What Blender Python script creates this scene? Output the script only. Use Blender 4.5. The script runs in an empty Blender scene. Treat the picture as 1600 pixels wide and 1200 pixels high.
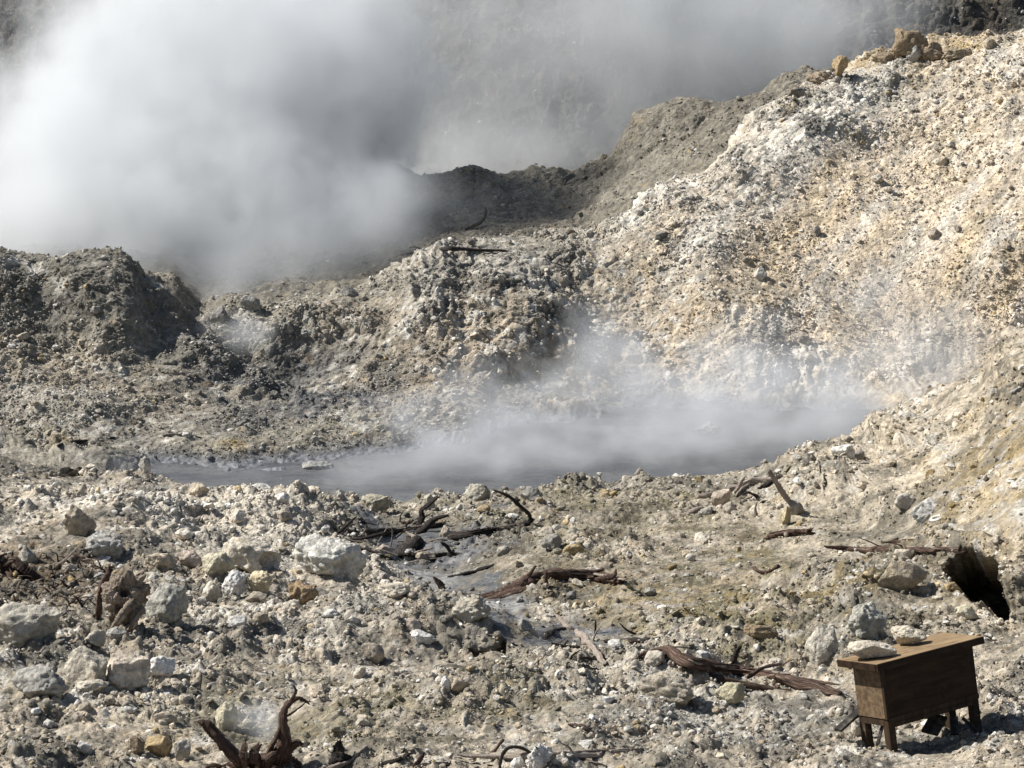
import bpy, math, random
import numpy as np
from mathutils import Vector, Matrix, Euler

random.seed(7)
RNG = np.random.default_rng(11)
SC = bpy.context.scene
COL = SC.collection

# ------------------------------------------------------------------ camera, world, sun, exposure
F = 3763.0                      # focal length in pixels of the 1600 px wide photograph
PITCH = math.radians(12.0)
H = 11.0                        # camera height above the mud pool
SP, CP = math.sin(PITCH), math.cos(PITCH)
cam = bpy.data.cameras.new('camera')
cam.sensor_width = 36.0
cam.lens = F / 1600 * 36.0
cam.clip_start = 0.5
cam.clip_end = 2000
camo = bpy.data.objects.new('camera', cam)
COL.objects.link(camo)
camo.location = (0, 0, H)
camo.rotation_euler = (math.radians(90) - PITCH, 0, 0)
SC.camera = camo

SUN = Vector((-0.80, 0.16, 0.82)).normalized()     # towards the sun
world = bpy.data.worlds.new('World')
SC.world = world
world.use_nodes = True
wn = world.node_tree
bg = wn.nodes['Background']
sky = wn.nodes.new('ShaderNodeTexSky')
sky.sky_type = 'NISHITA'
sky.sun_disc = False
sky.sun_elevation = math.asin(SUN.z)
sky.sun_rotation = math.atan2(SUN.x, SUN.y)
wn.links.new(sky.outputs['Color'], bg.inputs['Color'])
bg.inputs['Strength'].default_value = 0.06
sl = bpy.data.lights.new('sun', 'SUN')
sl.energy = 5.0
sl.angle = math.radians(0.5)
sl.color = (1.0, 0.97, 0.92)
so = bpy.data.objects.new('sun', sl)
COL.objects.link(so)
so.rotation_euler = (-SUN).to_track_quat('-Z', 'Y').to_euler()
so.location = (-40, 20, 60)
SC.view_settings.view_transform = 'Standard'
SC.view_settings.look = 'None'
SC.view_settings.exposure = 0.55
SC.view_settings.gamma = 1.0
SC.view_settings.use_curve_mapping = False
SC.cycles.use_denoising = True
SC.cycles.max_bounces = 6
SC.cycles.diffuse_bounces = 3
SC.cycles.volume_bounces = 4
SC.cycles.volume_max_steps = 256

# ------------------------------------------------------------------ numpy noise
def _h(ix, iy, iz, seed):
    h = (ix.astype(np.uint32) * np.uint32(374761393) + iy.astype(np.uint32) * np.uint32(668265263)
         + iz.astype(np.uint32) * np.uint32(2147483647) + np.uint32(seed * 1274126177 & 0xffffffff))
    h = (h ^ (h >> np.uint32(13))) * np.uint32(1274126177)
    h = (h ^ (h >> np.uint32(16))) * np.uint32(2246822519)
    return h ^ (h >> np.uint32(15))

def vnoise(p, seed=0):
    """value noise in [-1, 1], p is (n, 3)"""
    f = np.floor(p); t = (p - f).astype(np.float32); i = f.astype(np.int64) + 100000
    t = t * t * t * (t * (t * 6 - 15) + 10)
    out = np.zeros(len(p), np.float32)
    for dx in (0, 1):
        wx = t[:, 0] if dx else 1 - t[:, 0]
        for dy in (0, 1):
            wy = wx * (t[:, 1] if dy else 1 - t[:, 1])
            for dz in (0, 1):
                w = wy * (t[:, 2] if dz else 1 - t[:, 2])
                out += w * (_h(i[:, 0] + dx, i[:, 1] + dy, i[:, 2] + dz, seed).astype(np.float32) * np.float32(2 / 4294967295.0) - 1)
    return out

def fbm(p, octaves=4, gain=0.5, seed=0, ridged=False):
    a, s, out, q = 1.0, 0.0, 0.0, np.array(p, np.float64)
    rot = np.array([[0.36, 0.48, -0.8], [-0.8, 0.6, 0.0], [0.48, 0.64, 0.6]])
    for k in range(octaves):
        n = vnoise(q, seed + k * 17)
        if ridged:
            n = 1 - 2 * np.abs(n)
        out = out + a * n
        s += a
        a *= gain
        q = q @ rot.T * 2.03 + 3.7
    return out / s

def worley(p, seed=0, jit=1.0, tilt=False):
    """distance to nearest and second nearest cell point plus a random per cell"""
    f = np.floor(p); i = f.astype(np.int64) + 100000; t = (p - f).astype(np.float32)
    d1 = np.full(len(p), 9.0, np.float32); d2 = d1.copy(); cid = np.zeros(len(p), np.float32); tl = cid.copy()
    for dx in (-1, 0, 1):
        for dy in (-1, 0, 1):
            for dz in (-1, 0, 1):
                h = _h(i[:, 0] + dx, i[:, 1] + dy, i[:, 2] + dz, seed)
                ax = dx + 0.5 + jit * ((h & np.uint32(1023)).astype(np.float32) / 1023 - 0.5) - t[:, 0]
                ay = dy + 0.5 + jit * (((h >> np.uint32(10)) & np.uint32(1023)).astype(np.float32) / 1023 - 0.5) - t[:, 1]
                az = dz + 0.5 + jit * (((h >> np.uint32(20)) & np.uint32(1023)).astype(np.float32) / 1023 - 0.5) - t[:, 2]
                d = ax * ax + ay * ay + az * az
                new = d < d1
                d2 = np.where(new, d1, np.minimum(d2, d))
                cid = np.where(new, ((h >> np.uint32(5)) & np.uint32(4095)).astype(np.float32) / 4095, cid)
                if tilt:
                    g = h * np.uint32(2654435761)
                    tv = ax * ((g & np.uint32(255)).astype(np.float32) / 127.5 - 1) + ay * (((g >> np.uint32(8)) & np.uint32(255)).astype(np.float32) / 127.5 - 1) + az * (((g >> np.uint32(16)) & np.uint32(255)).astype(np.float32) / 127.5 - 1)
                    tl = np.where(new, tv, tl)
                d1 = np.where(new, d, d1)
    if tilt:
        return np.sqrt(d1), np.sqrt(d2), cid, tl
    return np.sqrt(d1), np.sqrt(d2), cid

def smooth(a, b, x):
    t = np.clip((x - a) / (b - a), 0, 1)
    return t * t * (3 - 2 * t)

# ------------------------------------------------------------------ pixel <-> world
def ray(px, py):
    xc = (np.asarray(px, float) - 800) / F
    yc = (600 - np.asarray(py, float)) / F
    d = CP + yc * SP
    return xc / d, (-SP + yc * CP) / d              # x and z per metre of depth Y

def at(px, py, Y):
    u, t = ray(px, py)
    return Vector((float(u * Y), float(Y), float(H + t * Y)))

def project(P):
    P = np.asarray(P, float)
    x, y, z = P[..., 0], P[..., 1], P[..., 2] - H
    d = y * CP - z * SP
    return 800 + F * x / d, 600 - F * (y * SP + z * CP) / d

# ------------------------------------------------------------------ terrain: a height sheet laid out by its ridge and shore lines
# each line: (px, py, depth) in the photograph; depth None = where z is the level given
def line(pts, level=None):
    out = []
    for p in pts:
        u, t = ray(p[0], p[1])
        Y = p[2] if len(p) > 2 else (level - H) / float(t)
        out.append((float(u), Y, H + float(t) * Y))
    return np.array(sorted(out))

L_bottom = line([(-400, 1400, 15.2), (800, 1400, 15.5), (2000, 1400, 15.5)])
L_front = line([(-400, 1200, 20), (0, 1200, 20), (400, 1200, 20.4), (800, 1200, 20.6), (1200, 1200, 20.8), (1600, 1200, 20.5), (2000, 1200, 20)])
L_low = line([(-400, 1010, 25.4), (0, 1010, 25.4), (300, 1000, 26), (800, 1000, 27), (1150, 1010, 27), (1400, 1020, 25.8), (1600, 1000, 25.6), (2000, 950, 25)])
L_mid = line([(-400, 830, 30.5), (0, 845, 30.8), (200, 850, 31.2), (400, 880, 31.2), (560, 900, 31.6), (800, 900, 31.8), (1100, 890, 32), (1350, 860, 32), (1480, 830, 30.5), (1600, 780, 29.5), (2000, 700, 28)])
L_crest = line([(-400, 690, 34), (0, 716, 35.5), (90, 738, 36), (150, 747, 36.3), (215, 752, 37), (290, 770, 37.6), (340, 779, 38.4), (450, 771, 39.6), (520, 785, 40), (600, 790, 40.2), (800, 776, 40.4),
                (1000, 764, 41.2), (1100, 750, 42), (1200, 738, 43), (1290, 716, 44.2), (1345, 690, 44.4), (1400, 650, 43.5), (1500, 598, 41), (1600, 530, 37.5), (1750, 470, 35), (2000, 420, 34)])
L_foot = line([(-400, 700), (0, 705), (150, 738), (250, 733), (460, 734), (510, 722), (560, 715), (700, 692), (770, 662), (900, 642), (1000, 636), (1100, 640), (1200, 634), (1300, 630), (1420, 622), (1600, 624), (2000, 630)], 0.0)
L_face = line([(-400, 560, 48.8), (0, 575, 48.4), (150, 590, 48.2), (280, 600, 48.2), (400, 610, 48.2), (520, 600, 48.8), (650, 565, 49.6), (800, 545, 50.4), (900, 560, 51), (980, 530, 51.4),
               (1100, 450, 52.5), (1250, 400, 53.5), (1400, 350, 54.2), (1500, 328, 54.0), (1600, 310, 53.6), (2000, 260, 52)])
L_ridge = line([(-400, 420, 50.5), (0, 400, 51), (60, 405, 51.2), (110, 398, 51.2), (198, 394, 51.3), (222, 422, 51.3), (258, 444, 51.2), (284, 478, 51.0), (304, 510, 51.4), (330, 500, 51.6), (380, 478, 51.8), (480, 471, 52.3),
                (560, 452, 52.8), (620, 430, 53.4), (680, 402, 53.8), (800, 386, 54.6), (900, 380, 55), (965, 352, 55.2), (1000, 325, 55.4), (1100, 262, 57), (1180, 200, 58.4),
                (1280, 135, 60), (1340, 105, 60.8), (1400, 86, 61.3), (1460, 78, 61.2), (1530, 66, 60.8), (1600, 62, 60.2), (2000, 20, 57)])
L_far = line([(-400, 380, 66), (0, 360, 66), (400, 340, 66), (560, 290, 66), (620, 268, 66.5), (665, 282, 67), (720, 267, 67), (755, 268, 67), (775, 281, 67.5), (830, 270, 68), (900, 272, 68), (968, 250, 68), (985, 205, 67), (1030, 185, 66.5),
              (1075, 168, 66.5), (1130, 178, 66.5), (1170, 160, 66.5), (1250, 120, 66.5), (1400, 100, 67), (2000, 60, 67)])

NCI, NCO = 900, 26
pxs = np.linspace(-220, 1820, NCI)
u_in = (pxs - 800) / F / CP
step = u_in[1] - u_in[0]
outer = step * np.cumsum(1.22 ** np.arange(1, NCO + 1))
U = np.concatenate([u_in[0] - outer[::-1], u_in, u_in[-1] + outer])
NC = len(U)

def feat(L):
    y = np.interp(U, L[:, 0], L[:, 1]); z = np.interp(U, L[:, 0], L[:, 2])
    k = np.exp(-0.5 * (np.arange(-14, 15) / 4.5) ** 2); k /= k.sum()
    yy = np.convolve(np.pad(y, 14, 'edge'), k, 'valid'); zz = np.convolve(np.pad(z, 14, 'edge'), k, 'valid')
    return yy, zz

ones = np.ones(NC)
crY, crZ = feat(L_crest); ftY, ftZ = feat(L_foot); rgY, rgZ = feat(L_ridge); frY, frZ = feat(L_far)
pxc = 800 + U * F * CP
in_pool = smooth(140, 230, pxc) * (1 - smooth(1320, 1440, pxc))
nwY = np.minimum(crY + 1.5, ftY - 0.6)
nwZ = 0.25 - 0.50 * in_pool
pfZ = 0.32 - 0.38 * in_pool
pY = 0.5 * (nwY + ftY)
frY = np.maximum(frY, rgY + 6.5)
keys = [(3.0 * ones, 6.4 * ones), feat(L_bottom), feat(L_front), feat(L_low), feat(L_mid), (crY, crZ), (nwY, nwZ), (pY, 0.22 - 0.57 * in_pool), (ftY, pfZ), feat(L_face), (rgY, rgZ),
        (rgY + 2.2, rgZ - 0.9), (frY - 1.6, np.minimum(frZ - 0.35, rgZ - 0.3)), (frY, frZ), (frY + 3, frZ - 1.5), (86 * ones, 0 * ones), (94 * ones, 6 * ones), (112 * ones, 21 * ones), (150 * ones, 38 * ones), (420 * ones, 60 * ones)]
rows = [10, 110, 200, 170, 180, 14, 10, 22, 150, 215, 12, 80, 40, 8, 20, 110, 20, 8, 6]
KY = np.array([k[0] for k in keys]); KZ = np.array([k[1] for k in keys])
# PCHIP along depth per column
hK = np.diff(KY, axis=0); dK = np.diff(KZ, axis=0) / hK
m = np.zeros_like(KZ)
a0, a1 = dK[:-1], dK[1:]
w1 = 2 * hK[1:] + hK[:-1]; w2 = hK[1:] + 2 * hK[:-1]
ok = a0 * a1 > 0
with np.errstate(divide='ignore', invalid='ignore'):
    mm = (w1 + w2) / (w1 / a0 + w2 / a1)
m[1:-1] = np.where(ok, mm, 0)
m[0], m[-1] = dK[0], dK[-1]
Yl, Zl, seg = [], [], []
for s, n in enumerate(rows):
    for j in range(n + (1 if s == len(rows) - 1 else 0)):
        t = j / n
        if 1 <= s <= 4:      # keep rows about evenly spaced in the picture
            y0, y1 = KY[s], KY[s + 1]
            Y = 1 / ((1 - t) / y0 + t / y1)
        else:
            Y = KY[s] + t * hK[s]
        tt = (Y - KY[s]) / hK[s]
        h00 = 2 * tt**3 - 3 * tt**2 + 1; h10 = tt**3 - 2 * tt**2 + tt; h01 = -2 * tt**3 + 3 * tt**2; h11 = tt**3 - tt**2
        Yl.append(Y); Zl.append(h00 * KZ[s] + h10 * hK[s] * m[s] + h01 * KZ[s + 1] + h11 * hK[s] * m[s + 1]); seg.append(s)
GY = np.array(Yl); GZ = np.array(Zl); SEG = np.array(seg)
NR = len(GY)
GX = GY * U[None, :]
P = np.stack([GX, GY, GZ], -1)

def grid_normals(P):
    du = np.gradient(P, axis=1); dv = np.gradient(P, axis=0)
    n = np.cross(du, dv)
    n /= np.linalg.norm(n, axis=-1, keepdims=True) + 1e-12
    n[n[..., 2] < 0] *= -1
    return n

N0 = grid_normals(P)
PX, PY = project(P)
# noise used to roughen the outline of every patch
flat = P.reshape(-1, 3)
wob1 = fbm(flat * 0.9, 3, seed=301).reshape(NR, NC)
wob2 = fbm(flat * 0.9 + 40, 3, seed=302).reshape(NR, NC)
near = SEG <= 5
WX = PX + wob1 * np.where(near, 60, 55)[:, None]
WY = PY + wob2 * np.where(near, 40, 45)[:, None]

def blob(px, py, rx, ry, ang=0, power=1.0, warped=True):
    x, y = (WX - px, WY - py) if warped else (PX - px, PY - py)
    c, s = math.cos(math.radians(ang)), math.sin(math.radians(ang))
    a, b = (x * c + y * s) / rx, (-x * s + y * c) / ry
    return np.exp(-(a * a + b * b) ** power)

nearm = (SEG <= 5)[:, None]
farm = ((SEG >= 6) & (SEG <= 10))[:, None]
backm = (SEG >= 11)[:, None]

# ---- large relief, metres along the surface normal
D = np.zeros((NR, NC))
def bump(px, py, rx, ry, h, mask, ang=0, power=1.0, warped=False):
    global D
    D = D + h * blob(px, py, rx, ry, ang, power, warped) * mask
bump(300, 815, 140, 26, 0.18, nearm)
bump(430, 845, 90, 30, 0.22, nearm)
bump(160, 830, 80, 30, 0.26, nearm)
bump(480, 820, 130, 26, 0.16, nearm, 6, 1.4)
bump(560, 985, 170, 18, 0.18, nearm, 3, 1.6)
bump(560, 1030, 170, 14, -0.12, nearm)
bump(300, 985, 160, 16, 0.12, nearm, -4, 1.5)
bump(1000, 1125, 170, 18, 0.15, nearm, -5, 1.5)
bump(1230, 905, 120, 14, 0.12, nearm, 4, 1.5)
bump(1230, 935, 120, 12, -0.10, nearm)
bump(950, 850, 120, 12, 0.10, nearm, 0, 1.5)
bump(690, 905, 90, 60, -0.18, nearm)          # mud gully
bump(630, 850, 110, 28, -0.22, nearm, 10)
bump(950, 985, 100, 22, -0.25, nearm)
bump(880, 960, 60, 20, -0.15, nearm)
bump(1300, 770, 85, 42, 0.55, nearm, -15, 1.6)   # gravel ledge
bump(1400, 685, 60, 22, 0.25, nearm, -10, 1.6)
bump(1330, 815, 90, 14, -0.15, nearm)
bump(1520, 862, 60, 12, 0.22, nearm, 0, 1.4)
bump(1365, 965, 60, 45, 0.22, nearm, 0, 1.5)
bump(1045, 1065, 75, 32, 0.22, nearm, 0, 1.6)
bump(1190, 985, 120, 40, 0.12, nearm)
bump(720, 985, 120, 22, 0.22, nearm, 4, 1.4)
bump(770, 1020, 120, 14, -0.16, nearm)
bump(100, 1130, 200, 60, 0.10, nearm)
bump(60, 1060, 90, 40, 0.12, nearm)
bump(430, 1130, 110, 40, -0.12, nearm)
bump(80, 905, 130, 40, -0.22, nearm)
bump(1000, 800, 180, 22, 0.10, nearm)
bump(1130, 860, 200, 20, -0.05, nearm)
# far slopes
bump(160, 480, 70, 40, 0.2, farm, 20, 1.5)
bump(255, 500, 34, 60, -0.35, farm, -20)
bump(430, 560, 100, 60, -0.5, farm)
bump(660, 500, 60, 80, 0.35, farm, 0, 1.2)
bump(800, 470, 110, 90, 0.4, farm, 0, 1.0)
bump(720, 520, 18, 70, -0.2, farm)
bump(880, 560, 70, 60, 0.2, farm, 20)
bump(960, 560, 60, 100, -0.12, farm)
bump(1110, 400, 50, 60, 0.35, farm, 30)
bump(1250, 230, 120, 50, 0.35, farm, -30)
bump(1180, 560, 60, 60, 0.4, farm)
bump(1310, 590, 50, 60, 0.25, farm)
bump(1450, 590, 50, 40, -0.15, farm)
bump(1560, 420, 60, 60, 0.3, farm)
bump(480, 500, 60, 30, 0.3, farm)
bump(380, 530, 30, 24, -0.35, farm)
bump(540, 690, 120, 22, 0.25, farm)
bump(300, 700, 120, 20, 0.30, farm)
bump(120, 640, 120, 20, 0.22, farm)
bump(100, 690, 100, 12, -0.25, farm)
bump(1080, 200, 80, 40, 0.2, backm)

# ---- roughness: how broken up the surface is
R = np.ones((NR, NC))
R *= np.where(SEG <= 0, 0.4, 1.0)[:, None]
calm = (0.9 * blob(705, 895, 85, 42, 20) + 0.8 * blob(610, 840, 80, 18) + .7 * blob(800, 960, 60, 18, 20) + 0.9 * blob(930, 985, 110, 16) + 0.7 * blob(750, 805, 120, 12)) * nearm
calm = calm + (0.55 * blob(1350, 830, 200, 28) + 0.5 * blob(1150, 865, 200, 35) + 0.45 * blob(1560, 760, 90, 90) + 0.5 * blob(1480, 1180, 150, 50) + 0.4 * blob(1020, 930, 130, 30) + .4 * blob(430, 1120, 70, 30)) * nearm
calm = calm + (0.62 * blob(1420, 330, 300, 170, -20) + 0.55 * blob(1420, 480, 240, 130) + .35 * blob(1100, 430, 120, 140) + 0.4 * blob(240, 640, 130, 45)) * farm
R *= 1 - np.clip(calm, 0, 0.9)
R = np.where(farm, R * (1 + 0.5 * blob(760, 480, 170, 100) + 0.4 * blob(1250, 200, 180, 60, -30) + 0.3 * blob(450, 560, 130, 80) + 0.4 * blob(60, 430, 140, 40)), R)
R = np.where(nearm, R * (1 + 0.3 * blob(450, 850, 150, 40) + 0.4 * blob(900, 790, 220, 25) + 0.3 * blob(1130, 1000, 120, 50)), R)
R *= np.where(SEG == 6, 0.3, 1.0)[:, None]

clay = smooth(-.22, .26, fbm(flat * 0.8 + 70, 4, .55, 555).reshape(NR, NC))
R *= .58 + .54 * clay
R = np.where(farm, R * (1 - .4 * np.clip(blob(170, 480, 130, 70) + .8 * blob(760, 500, 170, 90), 0, 1)), R)
def relief(idx, Lm, seed, a_big, a_mid, a_st0, a_st1, a_st2, c1, c2):
    p = P[idx].reshape(-1, 3); r = R[idx].reshape(-1)
    big = fbm(p / (2.6 * Lm), 3, 0.5, seed)
    mid = fbm(p / (0.62 * Lm), 5, 0.58, seed + 50)
    rid = fbm(p / (0.9 * Lm) + 9, 4, 0.55, seed + 90, ridged=True)
    q = p + 0.10 * Lm * np.stack([vnoise(p / (.2 * Lm) + 5, 1), vnoise(p / (.2 * Lm) + 15, 2), vnoise(p / (.2 * Lm) + 25, 3)], -1)
    def blocks(cell, sd, sharp, tlt):
        d1, d2, c, tl = worley(q / (cell * Lm) + sd * .37, sd, tilt=True)
        return np.clip((d2 - d1) * sharp, 0, 1) ** .55 * np.clip(0.25 + 0.75 * c + tlt * tl, 0, 1.6), c
    st1, c = blocks(c1, seed + 5, 3.0, 0.9)
    st1 = st1 * smooth(-0.35, 0.35, fbm(p / (1.4 * Lm) + 30, 2, seed=seed + 7) + 0.5 * c - .2)
    st2, c = blocks(c2, seed + 6, 3.0, 0.8)
    st0, c0 = blocks(0.62, seed + 8, 1.5, .8)
    st0 = st0 * smooth(0.45, 0.8, c0)
    st00, c00 = blocks(1.25, seed + 9, 1.2, .7)
    st0 = st0 + 1.3 * st00 * smooth(0.5, 0.75, c00)
    out = a_big * big + r * (a_st0 * st0 + a_mid * (0.55 * mid + 0.45 * (rid - 0.1)) + a_st1 * st1 + a_st2 * st2)
    return out.reshape(P[idx].shape[:2]), c.reshape(P[idx].shape[:2])

CELL = np.zeros((NR, NC))
i_near = np.where(SEG <= 5)[0]; i_far = np.where((SEG >= 6) & (SEG <= 10))[0]; i_back = np.where(SEG >= 11)[0]
d, c = relief(slice(i_near[0], i_near[-1] + 1), 1.0, 20, 0.10, 0.25, 0.10, 0.075, 0.04, 0.24, 0.11); D[i_near] += d; CELL[i_near] = c
d, c = relief(slice(i_far[0], i_far[-1] + 1), 1.7, 120, 0.20, 0.36, 0.09, 0.10, 0.06, 0.26, 0.11); D[i_far] += d; CELL[i_far] = c
R[(SEG >= 11) & (SEG <= 14)] *= 0.6
d, c = relief(slice(i_back[0], i_back[-1] + 1), 2.2, 220, 0.25, 0.55, 0.15, 0.22, 0.14, 0.30, 0.15); D[i_back] += d; CELL[i_back] = c
# fluted drip crusts on the steep pale faces
flute = fbm(np.stack([flat[:, 0] * 5.5, flat[:, 1] * 2.0, flat[:, 2] * 0.8], -1), 3, 0.5, 77, ridged=True).reshape(NR, NC)
fl = (.45 * blob(780, 500, 150, 90) + .6 * blob(230, 470, 70, 60) + .4 * blob(520, 530, 90, 50) + blob(1250, 590, 90, 35) + blob(1440, 575, 60, 50) + blob(1150, 500, 40, 40) + blob(680, 490, 25, 80) + blob(1010, 330, 50, 30) + .6 * blob(1440, 210, 60, 30)) * farm + .55 * (blob(360, 800, 110, 30) + .7 * blob(690, 1010, 60, 18)) * nearm
# soft gullies running down the cream slope
gl = fbm(np.stack([flat[:, 0] * 1.3 + flat[:, 2] * .9, flat[:, 1] * .25, flat[:, 2] * .25], -1), 4, .55, 91, ridged=True).reshape(NR, NC)
D += 0.08 * gl * np.clip(blob(1350, 380, 330, 220, -20), 0, 1) * farm
D += 0.13 * flute * np.clip(fl, 0, 1.2)
D[SEG == 6] *= 0.15
D[SEG == 7] *= np.linspace(.15, 1, int((SEG == 7).sum()))[:, None]
D[SEG >= 17] *= 0.3
# the bed stays under the mud; the shores fade in
Pd = P + N0 * D[..., None]
# cave pit in the right bank: the ground is pushed back under a lip
def pit(poly, depth, soft, drop=0.3):
    poly = np.array(poly, float)
    hf = fbm(flat * 7 + 3, 3, .6, 808).reshape(NR, NC)
    x, y = PX + wob1 * 6 + hf * 5, PY + wob2 * 6 - hf * 5
    inside = np.zeros(x.shape, bool); dist = np.full(x.shape, 1e9)
    n = len(poly)
    for k in range(n):
        (x0, y0), (x1, y1) = poly[k], poly[(k + 1) % n]
        cond = (y0 > y) != (y1 > y)
        with np.errstate(divide='ignore', invalid='ignore'):
            xi = (x1 - x0) * (y - y0) / (y1 - y0 + 1e-12) + x0
        inside ^= cond & (x < xi)
        tt = np.clip(((x - x0) * (x1 - x0) + (y - y0) * (y1 - y0)) / ((x1 - x0) ** 2 + (y1 - y0) ** 2), 0, 1)
        dist = np.minimum(dist, np.hypot(x - x0 - tt * (x1 - x0), y - y0 - tt * (y1 - y0)))
    w = np.where(inside & nearm, smooth(0, soft, dist), 0)
    return w
w = pit([(1474, 886), (1490, 876), (1520, 872), (1548, 875), (1566, 880), (1570, 905), (1574, 935), (1583, 966), (1568, 973), (1548, 964), (1530, 950), (1512, 942), (1498, 922), (1480, 908)], 1.0, 12)
Pd[..., 0] += w * .75
Pd[..., 1] += w * 2.3
Pd[..., 2] -= w * 1.15
w2 = pit([(725, 1012), (790, 1005), (800, 1028), (735, 1034)], .3, 8); Pd[..., 1] += w2 * 0.35; Pd[..., 2] -= w2 * .12
w3 = pit([(1375, 695), (1450, 690), (1440, 712), (1385, 716)], .3, 8); Pd[..., 1] += w3 * 0.6
w4 = pit([(1290, 778), (1370, 762), (1385, 785), (1300, 800)], .3, 10); Pd[..., 1] += w4 * 0.5
w5 = pit([(75, 741), (130, 736), (128, 750), (90, 752)], .3, 5); Pd[..., 1] += w5 * 0.6; Pd[..., 2] -= w5 * .2
N1 = grid_normals(Pd)

# ------------------------------------------------------------------ ground colours (what the deposits themselves are)
C_CREAM = np.array((0.64, 0.56, 0.445)); C_TAN = np.array((0.47, 0.39, 0.29)); C_WHITE = np.array((0.73, 0.70, 0.635)); C_GREY = np.array((0.32, 0.295, 0.245))
C_DARK = np.array((0.135, 0.13, 0.118)); C_OCHRE = np.array((0.46, 0.33, 0.13)); C_MUD = np.array((0.155, 0.16, 0.17)); C_BROWN = np.array((0.23, 0.165, 0.10)); C_GREEN = np.array((0.34, 0.33, 0.225)); C_ASH = np.array((0.20, 0.187, 0.158))
C_PINK = np.array((0.52, 0.40, 0.32)); C_OLIVE = np.array((0.30, 0.27, 0.16))
T = np.zeros((NR, NC, 3)); WET = np.zeros((NR, NC))
def mixc(col, w):
    global T
    w = np.clip(w, 0, 1)[..., None]
    T = T * (1 - w) + col * w
n_a = fbm(flat * 0.55 + 3, 4, 0.55, 401).reshape(NR, NC)
n_b = fbm(flat * 1.7 + 13, 4, 0.6, 402).reshape(NR, NC)
n_c = fbm(flat * 4.5 + 23, 4, 0.6, 403).reshape(NR, NC)
def patch(n, lo, hi): return smooth(lo, hi, n)
T[:] = C_TAN * 0.5 + C_GREY * 0.5
# foreground
mixc(C_CREAM, 0.75 * patch(n_a + .4 * n_b, -0.25, 0.25) * nearm)
mixc(C_WHITE, (0.8 * blob(320, 800, 180, 40) + .6 * blob(560, 960, 260, 60) + .5 * blob(980, 1110, 220, 60) + .6 * blob(520, 860, 70, 40) + .3 * blob(100, 780, 150, 50)) * patch(n_b + .5 * n_c, -0.25, 0.2) * nearm)
mixc(C_CREAM, (0.8 * blob(1320, 760, 120, 60) + 0.8 * blob(1450, 680, 150, 90)) * nearm)
mixc(C_OCHRE * 1.15, (0.75 * blob(1580, 720, 60, 90) + 0.6 * blob(1470, 745, 60, 35) + 0.35 * blob(1560, 850, 90, 70) + .55 * blob(1080, 960, 140, 40) + .45 * blob(1000, 930, 160, 30) + .4 * blob(1250, 800, 40, 30) + .4 * blob(250, 1165, 60, 20) + .3 * blob(560, 1180, 50, 20)) * patch(n_c + n_b * .6, -0.3, 0.3) * nearm)
mixc(C_OLIVE * .85, (.8 * blob(1180, 920, 280, 100) + .55 * blob(620, 1130, 330, 60) + 0.8 * blob(900, 800, 330, 36) + 0.6 * blob(1130, 1000, 110, 50) + .5 * blob(850, 860, 120, 30) + .5 * blob(1130, 900, 150, 25)) * patch(n_b, -0.3, 0.25) * nearm)
mixc(C_GREY, (0.8 * blob(900, 770, 330, 18) + .5 * blob(450, 780, 90, 22) + .7 * blob(900, 1000, 120, 40) + .6 * blob(1360, 960, 70, 60) + .5 * blob(380, 1120, 80, 40) + .5 * blob(60, 1070, 100, 40) + .5 * blob(1180, 760, 60, 30)) * nearm)
mixc(C_BROWN, (0.7 * blob(80, 900, 110, 45) + .25 * blob(1200, 985, 60, 25)+ .3 * blob(1420, 935, 60, 20)) * nearm)
mixc(C_DARK, (0.45 * blob(620, 830, 110, 40) + .5 * blob(930, 1010, 70, 25)) * patch(n_c, -.2, .3) * nearm)
mixc(C_ASH, 0.8 * patch(n_b - .5 * n_a, 0.0, 0.30) * nearm)
mixc(C_DARK * 1.2, 0.7 * patch(n_c + .3 * n_b, 0.22, 0.48) * nearm)
mixc(C_WHITE, 0.75 * patch(-n_c - .6 * n_b, 0.22, 0.46) * (1 - .75 * np.clip(blob(1150, 900, 300, 110) + blob(850, 800, 320, 40) + .7 * blob(620, 1120, 330, 60), 0, 1)) * nearm)
mixc(C_CREAM * 1.08, (.8 * blob(400, 810, 170, 45) + .8 * blob(610, 950, 220, 45) + .7 * blob(1370, 755, 80, 45) + .6 * blob(150, 780, 160, 40)) * patch(n_a + .6 * n_b, -.35, .1) * nearm)
mixc(C_WHITE, (.9 * blob(1120, 1140, 170, 40) + .7 * blob(930, 1100, 110, 40) + .6 * blob(370, 800, 110, 30) + .5 * blob(560, 965, 160, 30) + .7 * blob(90, 790, 60, 16)) * patch(n_b + .7 * n_c, -.2, .25) * nearm)
mixc(C_OLIVE * .85, (.9 * blob(1170, 975, 180, 75) + .7 * blob(860, 800, 330, 22) + .6 * blob(640, 1110, 330, 45) + .5 * blob(380, 775, 80, 16) + .45 * blob(1100, 880, 160, 25)) * patch(n_b + .5 * n_c, -.3, .2) * nearm)
mixc(C_ASH, (.8 * blob(880, 785, 330, 16) + .7 * blob(960, 1020, 110, 32) + .6 * blob(640, 860, 110, 40) + .5 * blob(1330, 970, 90, 40) + .5 * blob(60, 1060, 90, 40)) * patch(n_b - .4 * n_c, -.25, .25) * nearm)
mixc(C_BROWN * .55, (.9 * blob(80, 905, 100, 40)) * patch(n_c + n_b, -.5, .2) * nearm)
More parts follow.
